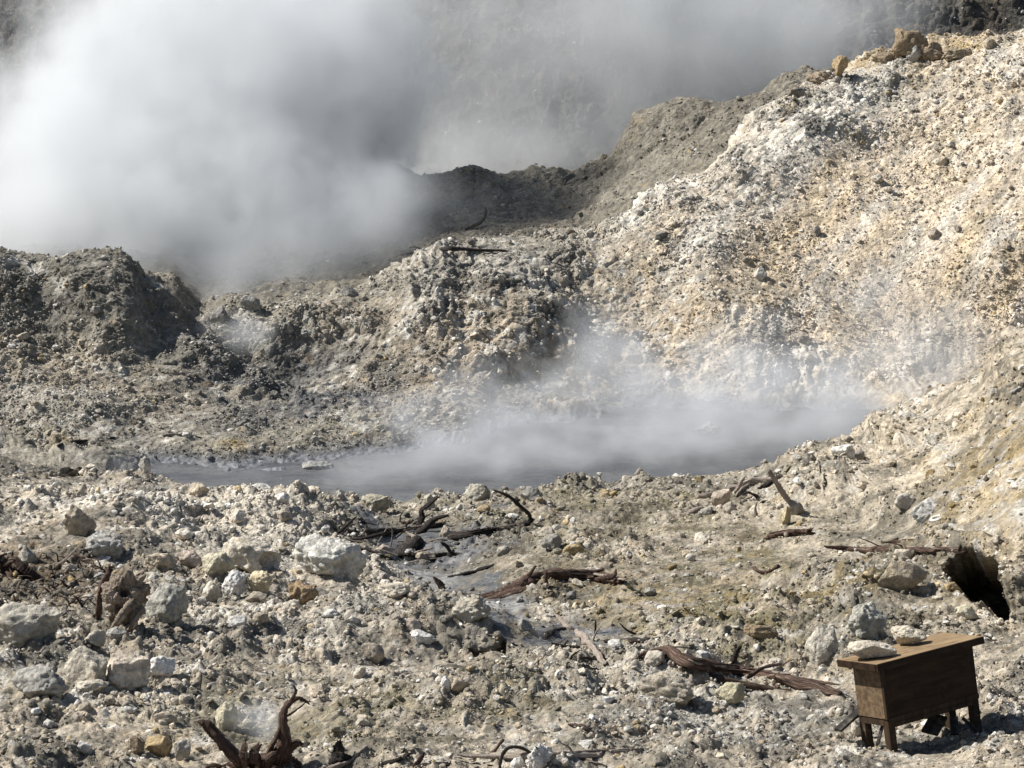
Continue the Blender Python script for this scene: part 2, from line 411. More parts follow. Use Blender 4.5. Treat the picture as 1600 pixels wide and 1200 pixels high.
gul = (.9 * blob(600, 835, 75, 18, 12) + .8 * blob(560, 800, 40, 14) + 1.0 * blob(690, 878, 80, 30, 20) + 1.0 * blob(735, 920, 55, 36, 20) + .9 * blob(800, 960, 60, 18, 20) + 1.0 * blob(885, 985, 100, 17, 8) + .95 * blob(985, 1005, 75, 22, 10) + .6 * blob(740, 806, 110, 9) + .55 * blob(760, 850, 70, 20)) * nearm
mixc(C_ASH * .75, .7 * smooth(.08, .4, gul))
mixc(np.array((.105, .107, .11)), 0.92 * smooth(.30, .6, gul)); WET += smooth(.35, .6, gul)
# far slopes
hillw = smooth(850, 1050, WX + (WY - 500) * 0.25)
mixc(C_GREY * 1.05, 1.0 * farm)
mixc(C_TAN * 1.08, hillw * farm)
mixc(np.array((0.635, 0.535, 0.41)), (1.1 * blob(1450, 330, 330, 190, -20) + 1.0 * blob(1420, 500, 280, 150) + .6 * blob(1050, 450, 180, 120, -20)) * patch(n_b + n_a * .5, -.5, .1) * farm)
mixc(C_TAN, (.6 * blob(760, 520, 170, 90) + .55 * blob(720, 590, 160, 50) + .4 * blob(560, 500, 100, 40) + .45 * blob(240, 620, 140, 40) + .5 * blob(90, 590, 100, 50)) * farm)
mixc(C_WHITE, (1.2 * blob(1290, 180, 190, 60, -28) + .9 * blob(1010, 330, 75, 22, -30) + .8 * blob(1250, 590, 100, 35) + .7 * blob(1450, 570, 60, 45) + .9 * blob(1490, 210, 40, 20, -30) + .8 * blob(1135, 500, 16, 40, 20)
              + .5 * blob(780, 440, 110, 50) + .7 * blob(680, 490, 22, 70) + .7 * blob(1100, 390, 70, 40, -30) + .5 * blob(1580, 100, 100, 20) + .3 * blob(1590, 230, 40, 70) + .4 * blob(60, 640, 60, 25) + .5 * blob(1200, 560, 60, 60) + .35 * blob(130, 650, 50, 20)) * patch(n_c + .5 * n_b, -0.35, 0.15) * farm)
mixc(C_DARK, (0.9 * blob(1290, 190, 190, 60, -28) + .9 * blob(1225, 225, 60, 30, -30) + .6 * blob(1370, 160, 60, 25) + .95 * blob(800, 490, 150, 100) + .9 * blob(890, 570, 90, 60) + .5 * blob(1100, 400, 90, 50) + .6 * blob(1190, 530, 60, 50) + .7 * blob(1570, 400, 35, 40)
             + .6 * blob(100, 430, 200, 40) + .5 * blob(560, 520, 60, 60) + .15 * blob(1300, 420, 180, 90)) * patch(-n_c + .5 * n_b, 0.02, 0.35) * farm)
mixc(C_GREY * .85, (.75 * blob(230, 490, 80, 70) + .6 * blob(100, 470, 140, 50)) * farm)
mixc(C_OLIVE, (.6 * blob(400, 715, 90, 25) + .4 * blob(560, 680, 90, 20) + .3 * blob(880, 600, 60, 40)) * patch(n_c, -.3, .2) * farm)
mixc(C_OCHRE, (.55 * blob(355, 720, 25, 14) + .5 * blob(85, 692, 18, 10) + .6 * blob(1370, 85, 60, 16) + .5 * blob(1520, 78, 60, 14)) * farm)
mixc(C_BROWN, (.7 * blob(1430, 90, 90, 18) + .6 * blob(1270, 130, 40, 14)) * farm)
mixc(C_DARK * 1.2, 0.6 * patch(n_c + .3 * n_b, 0.24, 0.5) * farm * (1 - .85 * hillw))
mixc(C_WHITE, 0.7 * patch(-n_c - .4 * n_b, 0.18, 0.45) * farm * (1 - .7 * np.clip(blob(1420, 400, 300, 200), 0, 1)))
mixc(C_MUD * .8, (1.0 * blob(450, 580, 110, 60) + .85 * blob(540, 625, 90, 22) + .6 * blob(350, 560, 40, 60) + .6 * blob(370, 660, 60, 30) + .5 * blob(180, 720, 80, 18)) * patch(n_b, -.6, .1) * farm)
mixc(C_MUD, smooth(0.28, 0.05, Pd[..., 2]) * in_pool[None, :] * (farm | nearm))
WET = np.clip(WET + smooth(0.15, 0.02, Pd[..., 2]) * in_pool[None, :] * ((SEG >= 5) & (SEG <= 9))[:, None], 0, 1)
# ridge and hill behind
mixc(C_GREY * np.array((.34, .35, .38)), 1.0 * backm)
ridgem = ((SEG >= 11) & (SEG <= 14))[:, None]
mixc(C_GREY * .8, 1.0 * ridgem)
mixc(C_BROWN * .45, 0.4 * patch(n_a, -0.2, 0.3) * backm * (1 - .6 * ridgem))
mixc(C_GREY * 1.15, .85 * blob(760, 300, 220, 60) * backm)
mixc(C_GREY * .95, .6 * blob(1050, 240, 120, 60) * backm)
mixc(np.array((0.10, 0.13, 0.075)), (.8 * blob(655, 180, 60, 40) + .5 * blob(600, 160, 60, 60)) * patch(n_b, -.3, .2) * backm)
mixc(C_GREY * .5, 0.4 * patch(n_c, 0.15, 0.45) * backm)
# sooty and white crusts in bands on the upper hill and on the middle mound
crust = np.clip(1.1 * blob(1290, 185, 190, 55, -28) + .9 * blob(1225, 230, 60, 30, -30) + .9 * blob(790, 480, 150, 100) + .8 * blob(1100, 395, 70, 40, -30) + .7 * blob(1190, 540, 50, 50) + .6 * blob(1570, 400, 40, 45) + .6 * blob(100, 440, 190, 50) + .5 * blob(480, 540, 120, 60), 0, 1) * farm
mixc(C_ASH * .62, .85 * crust * patch(n_c + .6 * n_b, -.02, .2))
mixc(C_WHITE, .8 * crust * patch(-n_c - .3 * n_b, .06, .28))
mixc(C_GREY * .8, (.5 * blob(250, 560, 300, 130)) * patch(n_b, -.3, .3) * farm)
mixc(C_WHITE, .6 * patch(n_a - .5 * n_c, .05, .35) * np.clip(blob(480, 960, 380, 110) + blob(180, 780, 240, 60) + .8 * blob(1050, 1130, 260, 60), 0, 1) * nearm)
mixc(C_ASH * .7, .65 * patch(n_c + .5 * n_b, .10, .34) * (1 - .5 * blob(1450, 700, 200, 120)) * nearm)
sx_, al_ = flat[:, 0] * .77 - flat[:, 1] * .64, flat[:, 0] * .64 + flat[:, 1] * .77
st_a = fbm(np.stack([sx_ * 1.6, al_ * .3, flat[:, 2] * .3], -1), 4, .6, 611).reshape(NR, NC)
st_b = fbm(np.stack([sx_ * 2.4 + 40, al_ * .35, flat[:, 2] * .35], -1), 4, .6, 612).reshape(NR, NC)
mixc(C_WHITE, .42 * patch(st_a, .10, .34) * hillw * farm)
mixc(C_GREY * .95, .5 * patch(st_b, .14, .38) * hillw * farm)
mixc(C_OCHRE * 1.15, .20 * patch(st_a * -1 + .4 * n_b, .16, .42) * hillw * farm)
mixc(C_OCHRE, .5 * patch(n_b + .6 * n_c, .12, .4) * np.clip(blob(1150, 930, 330, 90) + blob(1560, 760, 90, 120) + .6 * blob(700, 1120, 300, 60), 0, 1) * nearm)
mixc(C_ASH * .95, (.85 * blob(130, 455, 190, 75) + .6 * blob(260, 500, 60, 70)) * patch(n_b, -.6, .1) * farm)
T *= (1 + 0.30 * (CELL - 0.5) + 0.22 * n_c)[..., None]
T = np.clip(T, 0.03, 0.85)
SOIL = np.where(nearm, 0.74 + .12 * smooth(700, 400, WX), np.where(farm, 0.85 + 0.15 * hillw, 0.8))[..., None] * np.array((1.0, 0.985, 0.95))   # earth between the stones is duller than the stones
TG = T * np.where(WET[..., None] > .5, 1, SOIL)

# ------------------------------------------------------------------ materials
def nodes_of(mat):
    mat.use_nodes = True
    nt = mat.node_tree
    nt.nodes.clear()
    return nt, nt.nodes, nt.links

def mk(nt, typ, **kw):
    n = nt.nodes.new(typ)
    for k, v in kw.items():
        if k in n.inputs.keys() if isinstance(k, str) else False:
            n.inputs[k].default_value = v
        else:
            setattr(n, k, v)
    return n

def math_node(nt, op, a, b=None, clamp=False):
    n = nt.nodes.new('ShaderNodeMath'); n.operation = op; n.use_clamp = clamp
    for i, v in enumerate((a, b)):
        if v is None: continue
        if isinstance(v, (int, float)): n.inputs[i].default_value = v
        else: nt.links.new(v, n.inputs[i])
    return n.outputs[0]

def noise(nt, vec, scale, detail=4, rough=0.6):
    n = nt.nodes.new('ShaderNodeTexNoise')
    n.inputs['Scale'].default_value = scale; n.inputs['Detail'].default_value = detail; n.inputs['Roughness'].default_value = rough
    nt.links.new(vec, n.inputs['Vector'])
    return n

def maprange(nt, v, a, b, c=0.0, d=1.0, smoothstep=False):
    n = nt.nodes.new('ShaderNodeMapRange')
    if smoothstep: n.interpolation_type = 'SMOOTHSTEP'
    for i, x in enumerate((a, b, c, d)): n.inputs[i + 1].default_value = x
    nt.links.new(v, n.inputs[0])
    return n.outputs[0]

def mixrgb(nt, fac, a, b, mode='MIX'):
    n = nt.nodes.new('ShaderNodeMix'); n.data_type = 'RGBA'; n.blend_type = mode; n.clamp_factor = True
    for sock, v in ((n.inputs['Factor'], fac), (n.inputs[6], a), (n.inputs[7], b)):
        if isinstance(v, (int, float)): sock.default_value = v
        elif isinstance(v, tuple): sock.default_value = (*v[:3], 1)
        else: nt.links.new(v, sock)
    return n.outputs[2]

def rock_material(name, source, scale=1.0):
    """source: 'vertex' = the ground's own deposit colours, 'instance' = per pebble, 'object' = per stone"""
    mat = bpy.data.materials.new(name)
    nt, N, L = nodes_of(mat)
    out = N.new('ShaderNodeOutputMaterial'); b = N.new('ShaderNodeBsdfPrincipled')
    L.new(b.outputs[0], out.inputs['Surface'])
    b.inputs['Specular IOR Level'].default_value = 0.25
    geo = N.new('ShaderNodeNewGeometry'); pos = geo.outputs['Position']
    oi = N.new('ShaderNodeObjectInfo')
    if source == 'object':
        base = oi.outputs['Color']
        tc = N.new('ShaderNodeTexCoord')
        add = N.new('ShaderNodeVectorMath'); add.operation = 'ADD'
        L.new(geo.outputs['Position'], add.inputs[0]); L.new(oi.outputs['Random'], add.inputs[1])
        pos = add.outputs[0]
    else:
        at_ = N.new('ShaderNodeAttribute'); at_.attribute_name = 'tint'
        at_.attribute_type = 'GEOMETRY' if source == 'vertex' else 'INSTANCER'
        base = at_.outputs['Color']
    n1 = noise(nt, pos, 7 / scale, 6, 0.68); n2 = noise(nt, pos, 26 / scale, 5, 0.7)
    vo = N.new('ShaderNodeTexVoronoi'); vo.inputs['Scale'].default_value = 16 / scale; vo.inputs['Randomness'].default_value = 1
    L.new(pos, vo.inputs['Vector'])
    k = maprange(nt, n1.outputs[0], 0.3, 0.7, 0.62, 1.30)
    k2 = maprange(nt, n2.outputs[0], 0.3, 0.7, 0.70, 1.28)
    kk = math_node(nt, 'MULTIPLY', k, k2)
    col = mixrgb(nt, 1.0, base, kk, 'MULTIPLY')
    sep = N.new('ShaderNodeSeparateColor'); L.new(vo.outputs['Color'], sep.inputs[0])
    cellv = maprange(nt, sep.outputs[0], 0, 1, 0.78, 1.22)
    col = mixrgb(nt, 0.9, col, cellv, 'MULTIPLY')
    # mineral staining: rusty and sooty flecks
    n3 = noise(nt, pos, 3.1 / scale, 5, 0.65)
    col = mixrgb(nt, maprange(nt, n3.outputs[0], 0.60, 0.72, 0, 0.35), col, (0.40, 0.27, 0.12))
    n4 = noise(nt, pos, 13 / scale, 5, 0.7)
    col = mixrgb(nt, maprange(nt, n4.outputs[0], 0.60, 0.70, 0, 0.55), col, (0.10, 0.095, 0.085))
    if source == 'object':
        col = mixrgb(nt, maprange(nt, n4.outputs[0], 0.42, 0.34, 0, 0.5), col, (0.66, 0.63, 0.55))
    L.new(col, b.inputs['Base Color'])
    if source == 'vertex':
        b_r = maprange(nt, at_.outputs['Alpha'], 0, 1, 0.93, 0.42)
        L.new(b_r, b.inputs['Roughness'])
    else:
        b.inputs['Roughness'].default_value = 0.92
    hsum = math_node(nt, 'ADD', math_node(nt, 'MULTIPLY', n2.outputs[0], 0.6), math_node(nt, 'MULTIPLY', n1.outputs[0], 1.0))
    hsum = math_node(nt, 'ADD', hsum, math_node(nt, 'MULTIPLY', vo.outputs['Distance'], -0.35))
    bump_ = N.new('ShaderNodeBump'); bump_.inputs['Strength'].default_value = 0.85; bump_.inputs['Distance'].default_value = 0.06 * scale
    L.new(hsum, bump_.inputs['Height'])
    if source == 'vertex':
        L.new(maprange(nt, at_.outputs['Alpha'], 0, 1, 0.9, 0.4), bump_.inputs['Strength'])
    L.new(bump_.outputs[0], b.inputs['Normal'])
    return mat

M_GROUND = rock_material('ground_deposits', 'vertex', 1.0)
M_HILL = rock_material('hill_deposits', 'vertex', 1.7)
M_PEBBLE = rock_material('rubble_stone', 'instance', 0.8)
M_ROCK = rock_material('rock', 'object', 0.9)

# ------------------------------------------------------------------ terrain meshes
def grid_object(name, r0, r1, mat, label):
    p = Pd[r0:r1 + 1]; nr = p.shape[0]
    me = bpy.data.meshes.new(name)
    nv = nr * NC; nf = (nr - 1) * (NC - 1)
    me.vertices.add(nv); me.vertices.foreach_set('co', p.reshape(-1).astype(np.float32))
    idx = np.arange(nv).reshape(nr, NC)
    q = np.stack([idx[:-1, :-1], idx[:-1, 1:], idx[1:, 1:], idx[1:, :-1]], -1).reshape(-1)
    me.loops.add(nf * 4); me.loops.foreach_set('vertex_index', q.astype(np.int32))
    me.polygons.add(nf); me.polygons.foreach_set('loop_start', np.arange(0, nf * 4, 4, dtype=np.int32))
    me.polygons.foreach_set('loop_total', np.full(nf, 4, np.int32))
    at_ = me.attributes.new('tint', 'FLOAT_COLOR', 'POINT')
    c = np.concatenate([TG[r0:r1 + 1], WET[r0:r1 + 1][..., None]], -1)
    at_.data.foreach_set('color', c.reshape(-1).astype(np.float32))
    me.update(calc_edges=True)
    me.shade_flat() if False else me.polygons.foreach_set('use_smooth', np.ones(nf, bool))
    me.materials.append(mat)
    o = bpy.data.objects.new(name, me); COL.objects.link(o)
    o['kind'] = 'structure'; o['label'] = label
    return o

r6 = int(np.where(SEG == 6)[0][0]) + 2
r11 = int(np.where(SEG == 11)[0][0]); r14 = int(np.where(SEG == 15)[0][0])
grid_object('ground', 0, r6, M_GROUND, 'pale rubble covered foreground slope running down to the mud pool')
grid_object('hillside', r6, r11, M_HILL, 'cream and grey mineral stained hillside rising behind the mud pool')
grid_object('ridge', r11, r14, M_HILL, 'dark grey ridge half hidden by drifting steam')
grid_object('background_hill', r14, NR - 1, M_HILL, 'dim grey brown slope behind the steam')

# first surface met along the view ray of a photograph pixel
PXd, PYd = project(Pd)
def hit(px, py, want=None):
    best = None
    u = (px - 800) / F / (CP + (600 - py) / F * SP)
    k = int(np.argmin(np.abs(U - u)))
    col = PYd[:, k]
    r = np.where((col <= py) & (np.arange(NR) > 11))[0]
    r = int(r[0]) if len(r) else NR - 1
    Y = float(Pd[r, k, 1])
    if r > 0 and col[r - 1] > py:
        t = (col[r - 1] - py) / (col[r - 1] - col[r] + 1e-9)
        Y = float(Pd[r - 1, k, 1] * (1 - t) + Pd[r, k, 1] * t)
    return at(px, py, Y), r, k

# ------------------------------------------------------------------ mud pool
def add_mesh(name, verts, faces, mat=None, parent=None, smooth_=True, uvs=None):
    me = bpy.data.meshes.new(name)
    me.from_pydata([tuple(v) for v in verts], [], faces)
    if uvs is not None:
        uv = me.uv_layers.new(name='UVMap')
        vi = np.zeros(len(me.loops), np.int32); me.loops.foreach_get('vertex_index', vi)
        uv.data.foreach_set('uv', np.asarray(uvs, np.float32)[vi].reshape(-1))
    me.polygons.foreach_set('use_smooth', np.full(len(me.polygons), smooth_, bool))
    if mat: me.materials.append(mat)
    o = bpy.data.objects.new(name, me); COL.objects.link(o)
    if parent: o.parent = parent
    return o

def tag(o, label=None, category=None, group=None, kind=None):
    if label: o['label'] = label
    if category: o['category'] = category
    if group: o['group'] = group
    if kind: o['kind'] = kind
    return o

mm_ = bpy.data.materials.new('mud')
nt, N, L = nodes_of(mm_)
out = N.new('ShaderNodeOutputMaterial'); b = N.new('ShaderNodeBsdfPrincipled'); L.new(b.outputs[0], out.inputs[0])
geo = N.new('ShaderNodeNewGeometry')
mp = N.new('ShaderNodeMapping'); mp.inputs['Scale'].default_value = (1, 2.2, 1); L.new(geo.outputs['Position'], mp.inputs[0])
a_ = noise(nt, mp.outputs[0], 0.8, 6, 0.65); b_ = noise(nt, mp.outputs[0], 5.5, 5, 0.65)
c_ = mixrgb(nt, maprange(nt, a_.outputs[0], .35, .65), (0.070, 0.073, 0.078), (0.13, 0.13, 0.128))
c_ = mixrgb(nt, maprange(nt, b_.outputs[0], .53, .64, 0, .8), c_, (0.045, 0.045, 0.046))
L.new(c_, b.inputs['Base Color'])
L.new(maprange(nt, a_.outputs[0], .35, .65, .30, .6), b.inputs['Roughness'])
bm_ = N.new('ShaderNodeBump'); bm_.inputs['Strength'].default_value = .5; bm_.inputs['Distance'].default_value = .06
L.new(b_.outputs[0], bm_.inputs['Height']); L.new(bm_.outputs[0], b.inputs['Normal'])
xs = np.linspace(-8.2, 8.2, 90); ys = np.linspace(39.0, 50.5, 50)
vv = [(x, y, 0.03 * float(v)) for y, vrow in zip(ys, fbm(np.array([(x * .9, y * 1.5, 0) for y in ys for x in xs]), 4, .6, 55).reshape(50, 90)) for x, v in zip(xs, vrow)]
ff = [(j * 90 + i, j * 90 + i + 1, (j + 1) * 90 + i + 1, (j + 1) * 90 + i) for j in range(49) for i in range(89)]
tag(add_mesh('water', vv, ff, mm_), 'grey steaming mud pool between the foreground and the hillside', kind='structure')

# ------------------------------------------------------------------ rocks
_ico = {}
def ico(sub):
    if sub not in _ico:
        t = (1 + 5 ** .5) / 2
        v = [(-1, t, 0), (1, t, 0), (-1, -t, 0), (1, -t, 0), (0, -1, t), (0, 1, t), (0, -1, -t), (0, 1, -t), (t, 0, -1), (t, 0, 1), (-t, 0, -1), (-t, 0, 1)]
        v = [Vector(x).normalized() for x in v]
        f = [(0, 11, 5), (0, 5, 1), (0, 1, 7), (0, 7, 10), (0, 10, 11), (1, 5, 9), (5, 11, 4), (11, 10, 2), (10, 7, 6), (7, 1, 8), (3, 9, 4), (3, 4, 2), (3, 2, 6), (3, 6, 8), (3, 8, 9), (4, 9, 5), (2, 4, 11), (6, 2, 10), (8, 6, 7), (9, 8, 1)]
        for _ in range(sub):
            mid = {}; nf = []
            def md(a, b_):
                k = (min(a, b_), max(a, b_))
                if k not in mid:
                    v.append(((v[a] + v[b_]) / 2).normalized()); mid[k] = len(v) - 1
                return mid[k]
            for a, b_, c_ in f:
                x, y, z = md(a, b_), md(b_, c_), md(c_, a)
                nf += [(a, x, z), (b_, y, x), (c_, z, y), (x, y, z)]
            f = nf
        _ico[sub] = (np.array([tuple(x) for x in v]), f)
    return _ico[sub]

def rock_shape(sub, seed, cuts=12, rough=0.18, lumpy=0.03, hole=None):
    """angular boulder: a ball with random planar breaks, then weathered"""
    v, f = ico(sub)
    r = np.random.default_rng(seed)
    v = v.copy()
    v *= (1 + 0.22 * fbm(v * 1.1 + seed * 3.1, 2, .5, seed))[:, None]
    for _ in range(cuts + 3):
        n = r.normal(size=3); n /= np.linalg.norm(n)
        d = r.uniform(0.50, 0.86)
        s = v @ n
        over = np.clip(s - d, 0, None)
        v -= over[:, None] * n * 0.93
    if lumpy:
        d1, d2, c = worley(v * 2.2 + seed, seed)
        v *= (1 + lumpy * (np.clip((d2 - d1) * 1.5, 0, 1) ** .6 - .5))[:, None]
    if rough:
        v *= (1 + rough * fbm(v * 3.3 + seed, 4, .6, seed + 3) + rough * .4 * fbm(v * 2 + seed, 3, .6, seed + 5, ridged=True))[:, None]
    if hole is not None:
        h = np.array(hole[:3], float); h /= np.linalg.norm(h)
        a = np.linalg.norm(v / np.linalg.norm(v, axis=1, keepdims=True) - h, axis=1)
        v -= (h * hole[4])[None, :] * smooth(hole[3], hole[3] * .55, a)[:, None]
    lo, hi = v.min(0), v.max(0)
    v = (v - (lo + hi) / 2) / ((hi - lo) / 2)
    return v, f

def put_rock(name, px, py, w, h, color, label, category='rock', depth=None, sub=4, seed=0, yaw=None, sink=0.22, dY=0.0, **kw):
    """a rock whose bottom edge shows at (px, py) and that is w wide and h high in photograph pixels"""
    if depth is None:
        p, r, k = hit(px, py)
    else:
        p = at(px, py, depth)
    s = p.y / F / CP
    v, f = rock_shape(sub if w > 42 else 3, seed, **kw)
    # the visible height mixes depth and height of the stone at this steep view
    el = math.atan2(H - p.z, p.y)
    w, h = (w * .94, h * .96) if w < 60 else (w * .87, h * .92)
    sx = w * s / 2; sy = 0.36 * (w + h) * s * 0.5 * 1.15
    hz = max(h * s * 1.08 - 2 * sy * math.sin(el) * .55, 0.6 * h * s)
    sz = hz / math.cos(el) / 2 / (1 - sink)
    yw = random.uniform(-.5, .5) if yaw is None else yaw
    o = add_mesh(name, v * np.array((sx, sy, sz)), f, M_ROCK)
    o.location = (p.x, p.y + sy * 0.75 + dY, p.z + sz * (1 - 2 * sink))
    o.rotation_euler = (random.uniform(-.06, .06), random.uniform(-.06, .06), yw * .35)
    lc = T[r, k] if depth is None else np.array(color)
    o.color = (*(np.array(color) * .8 + lc * .2), 1)
    tag(o, label, category)
    return o

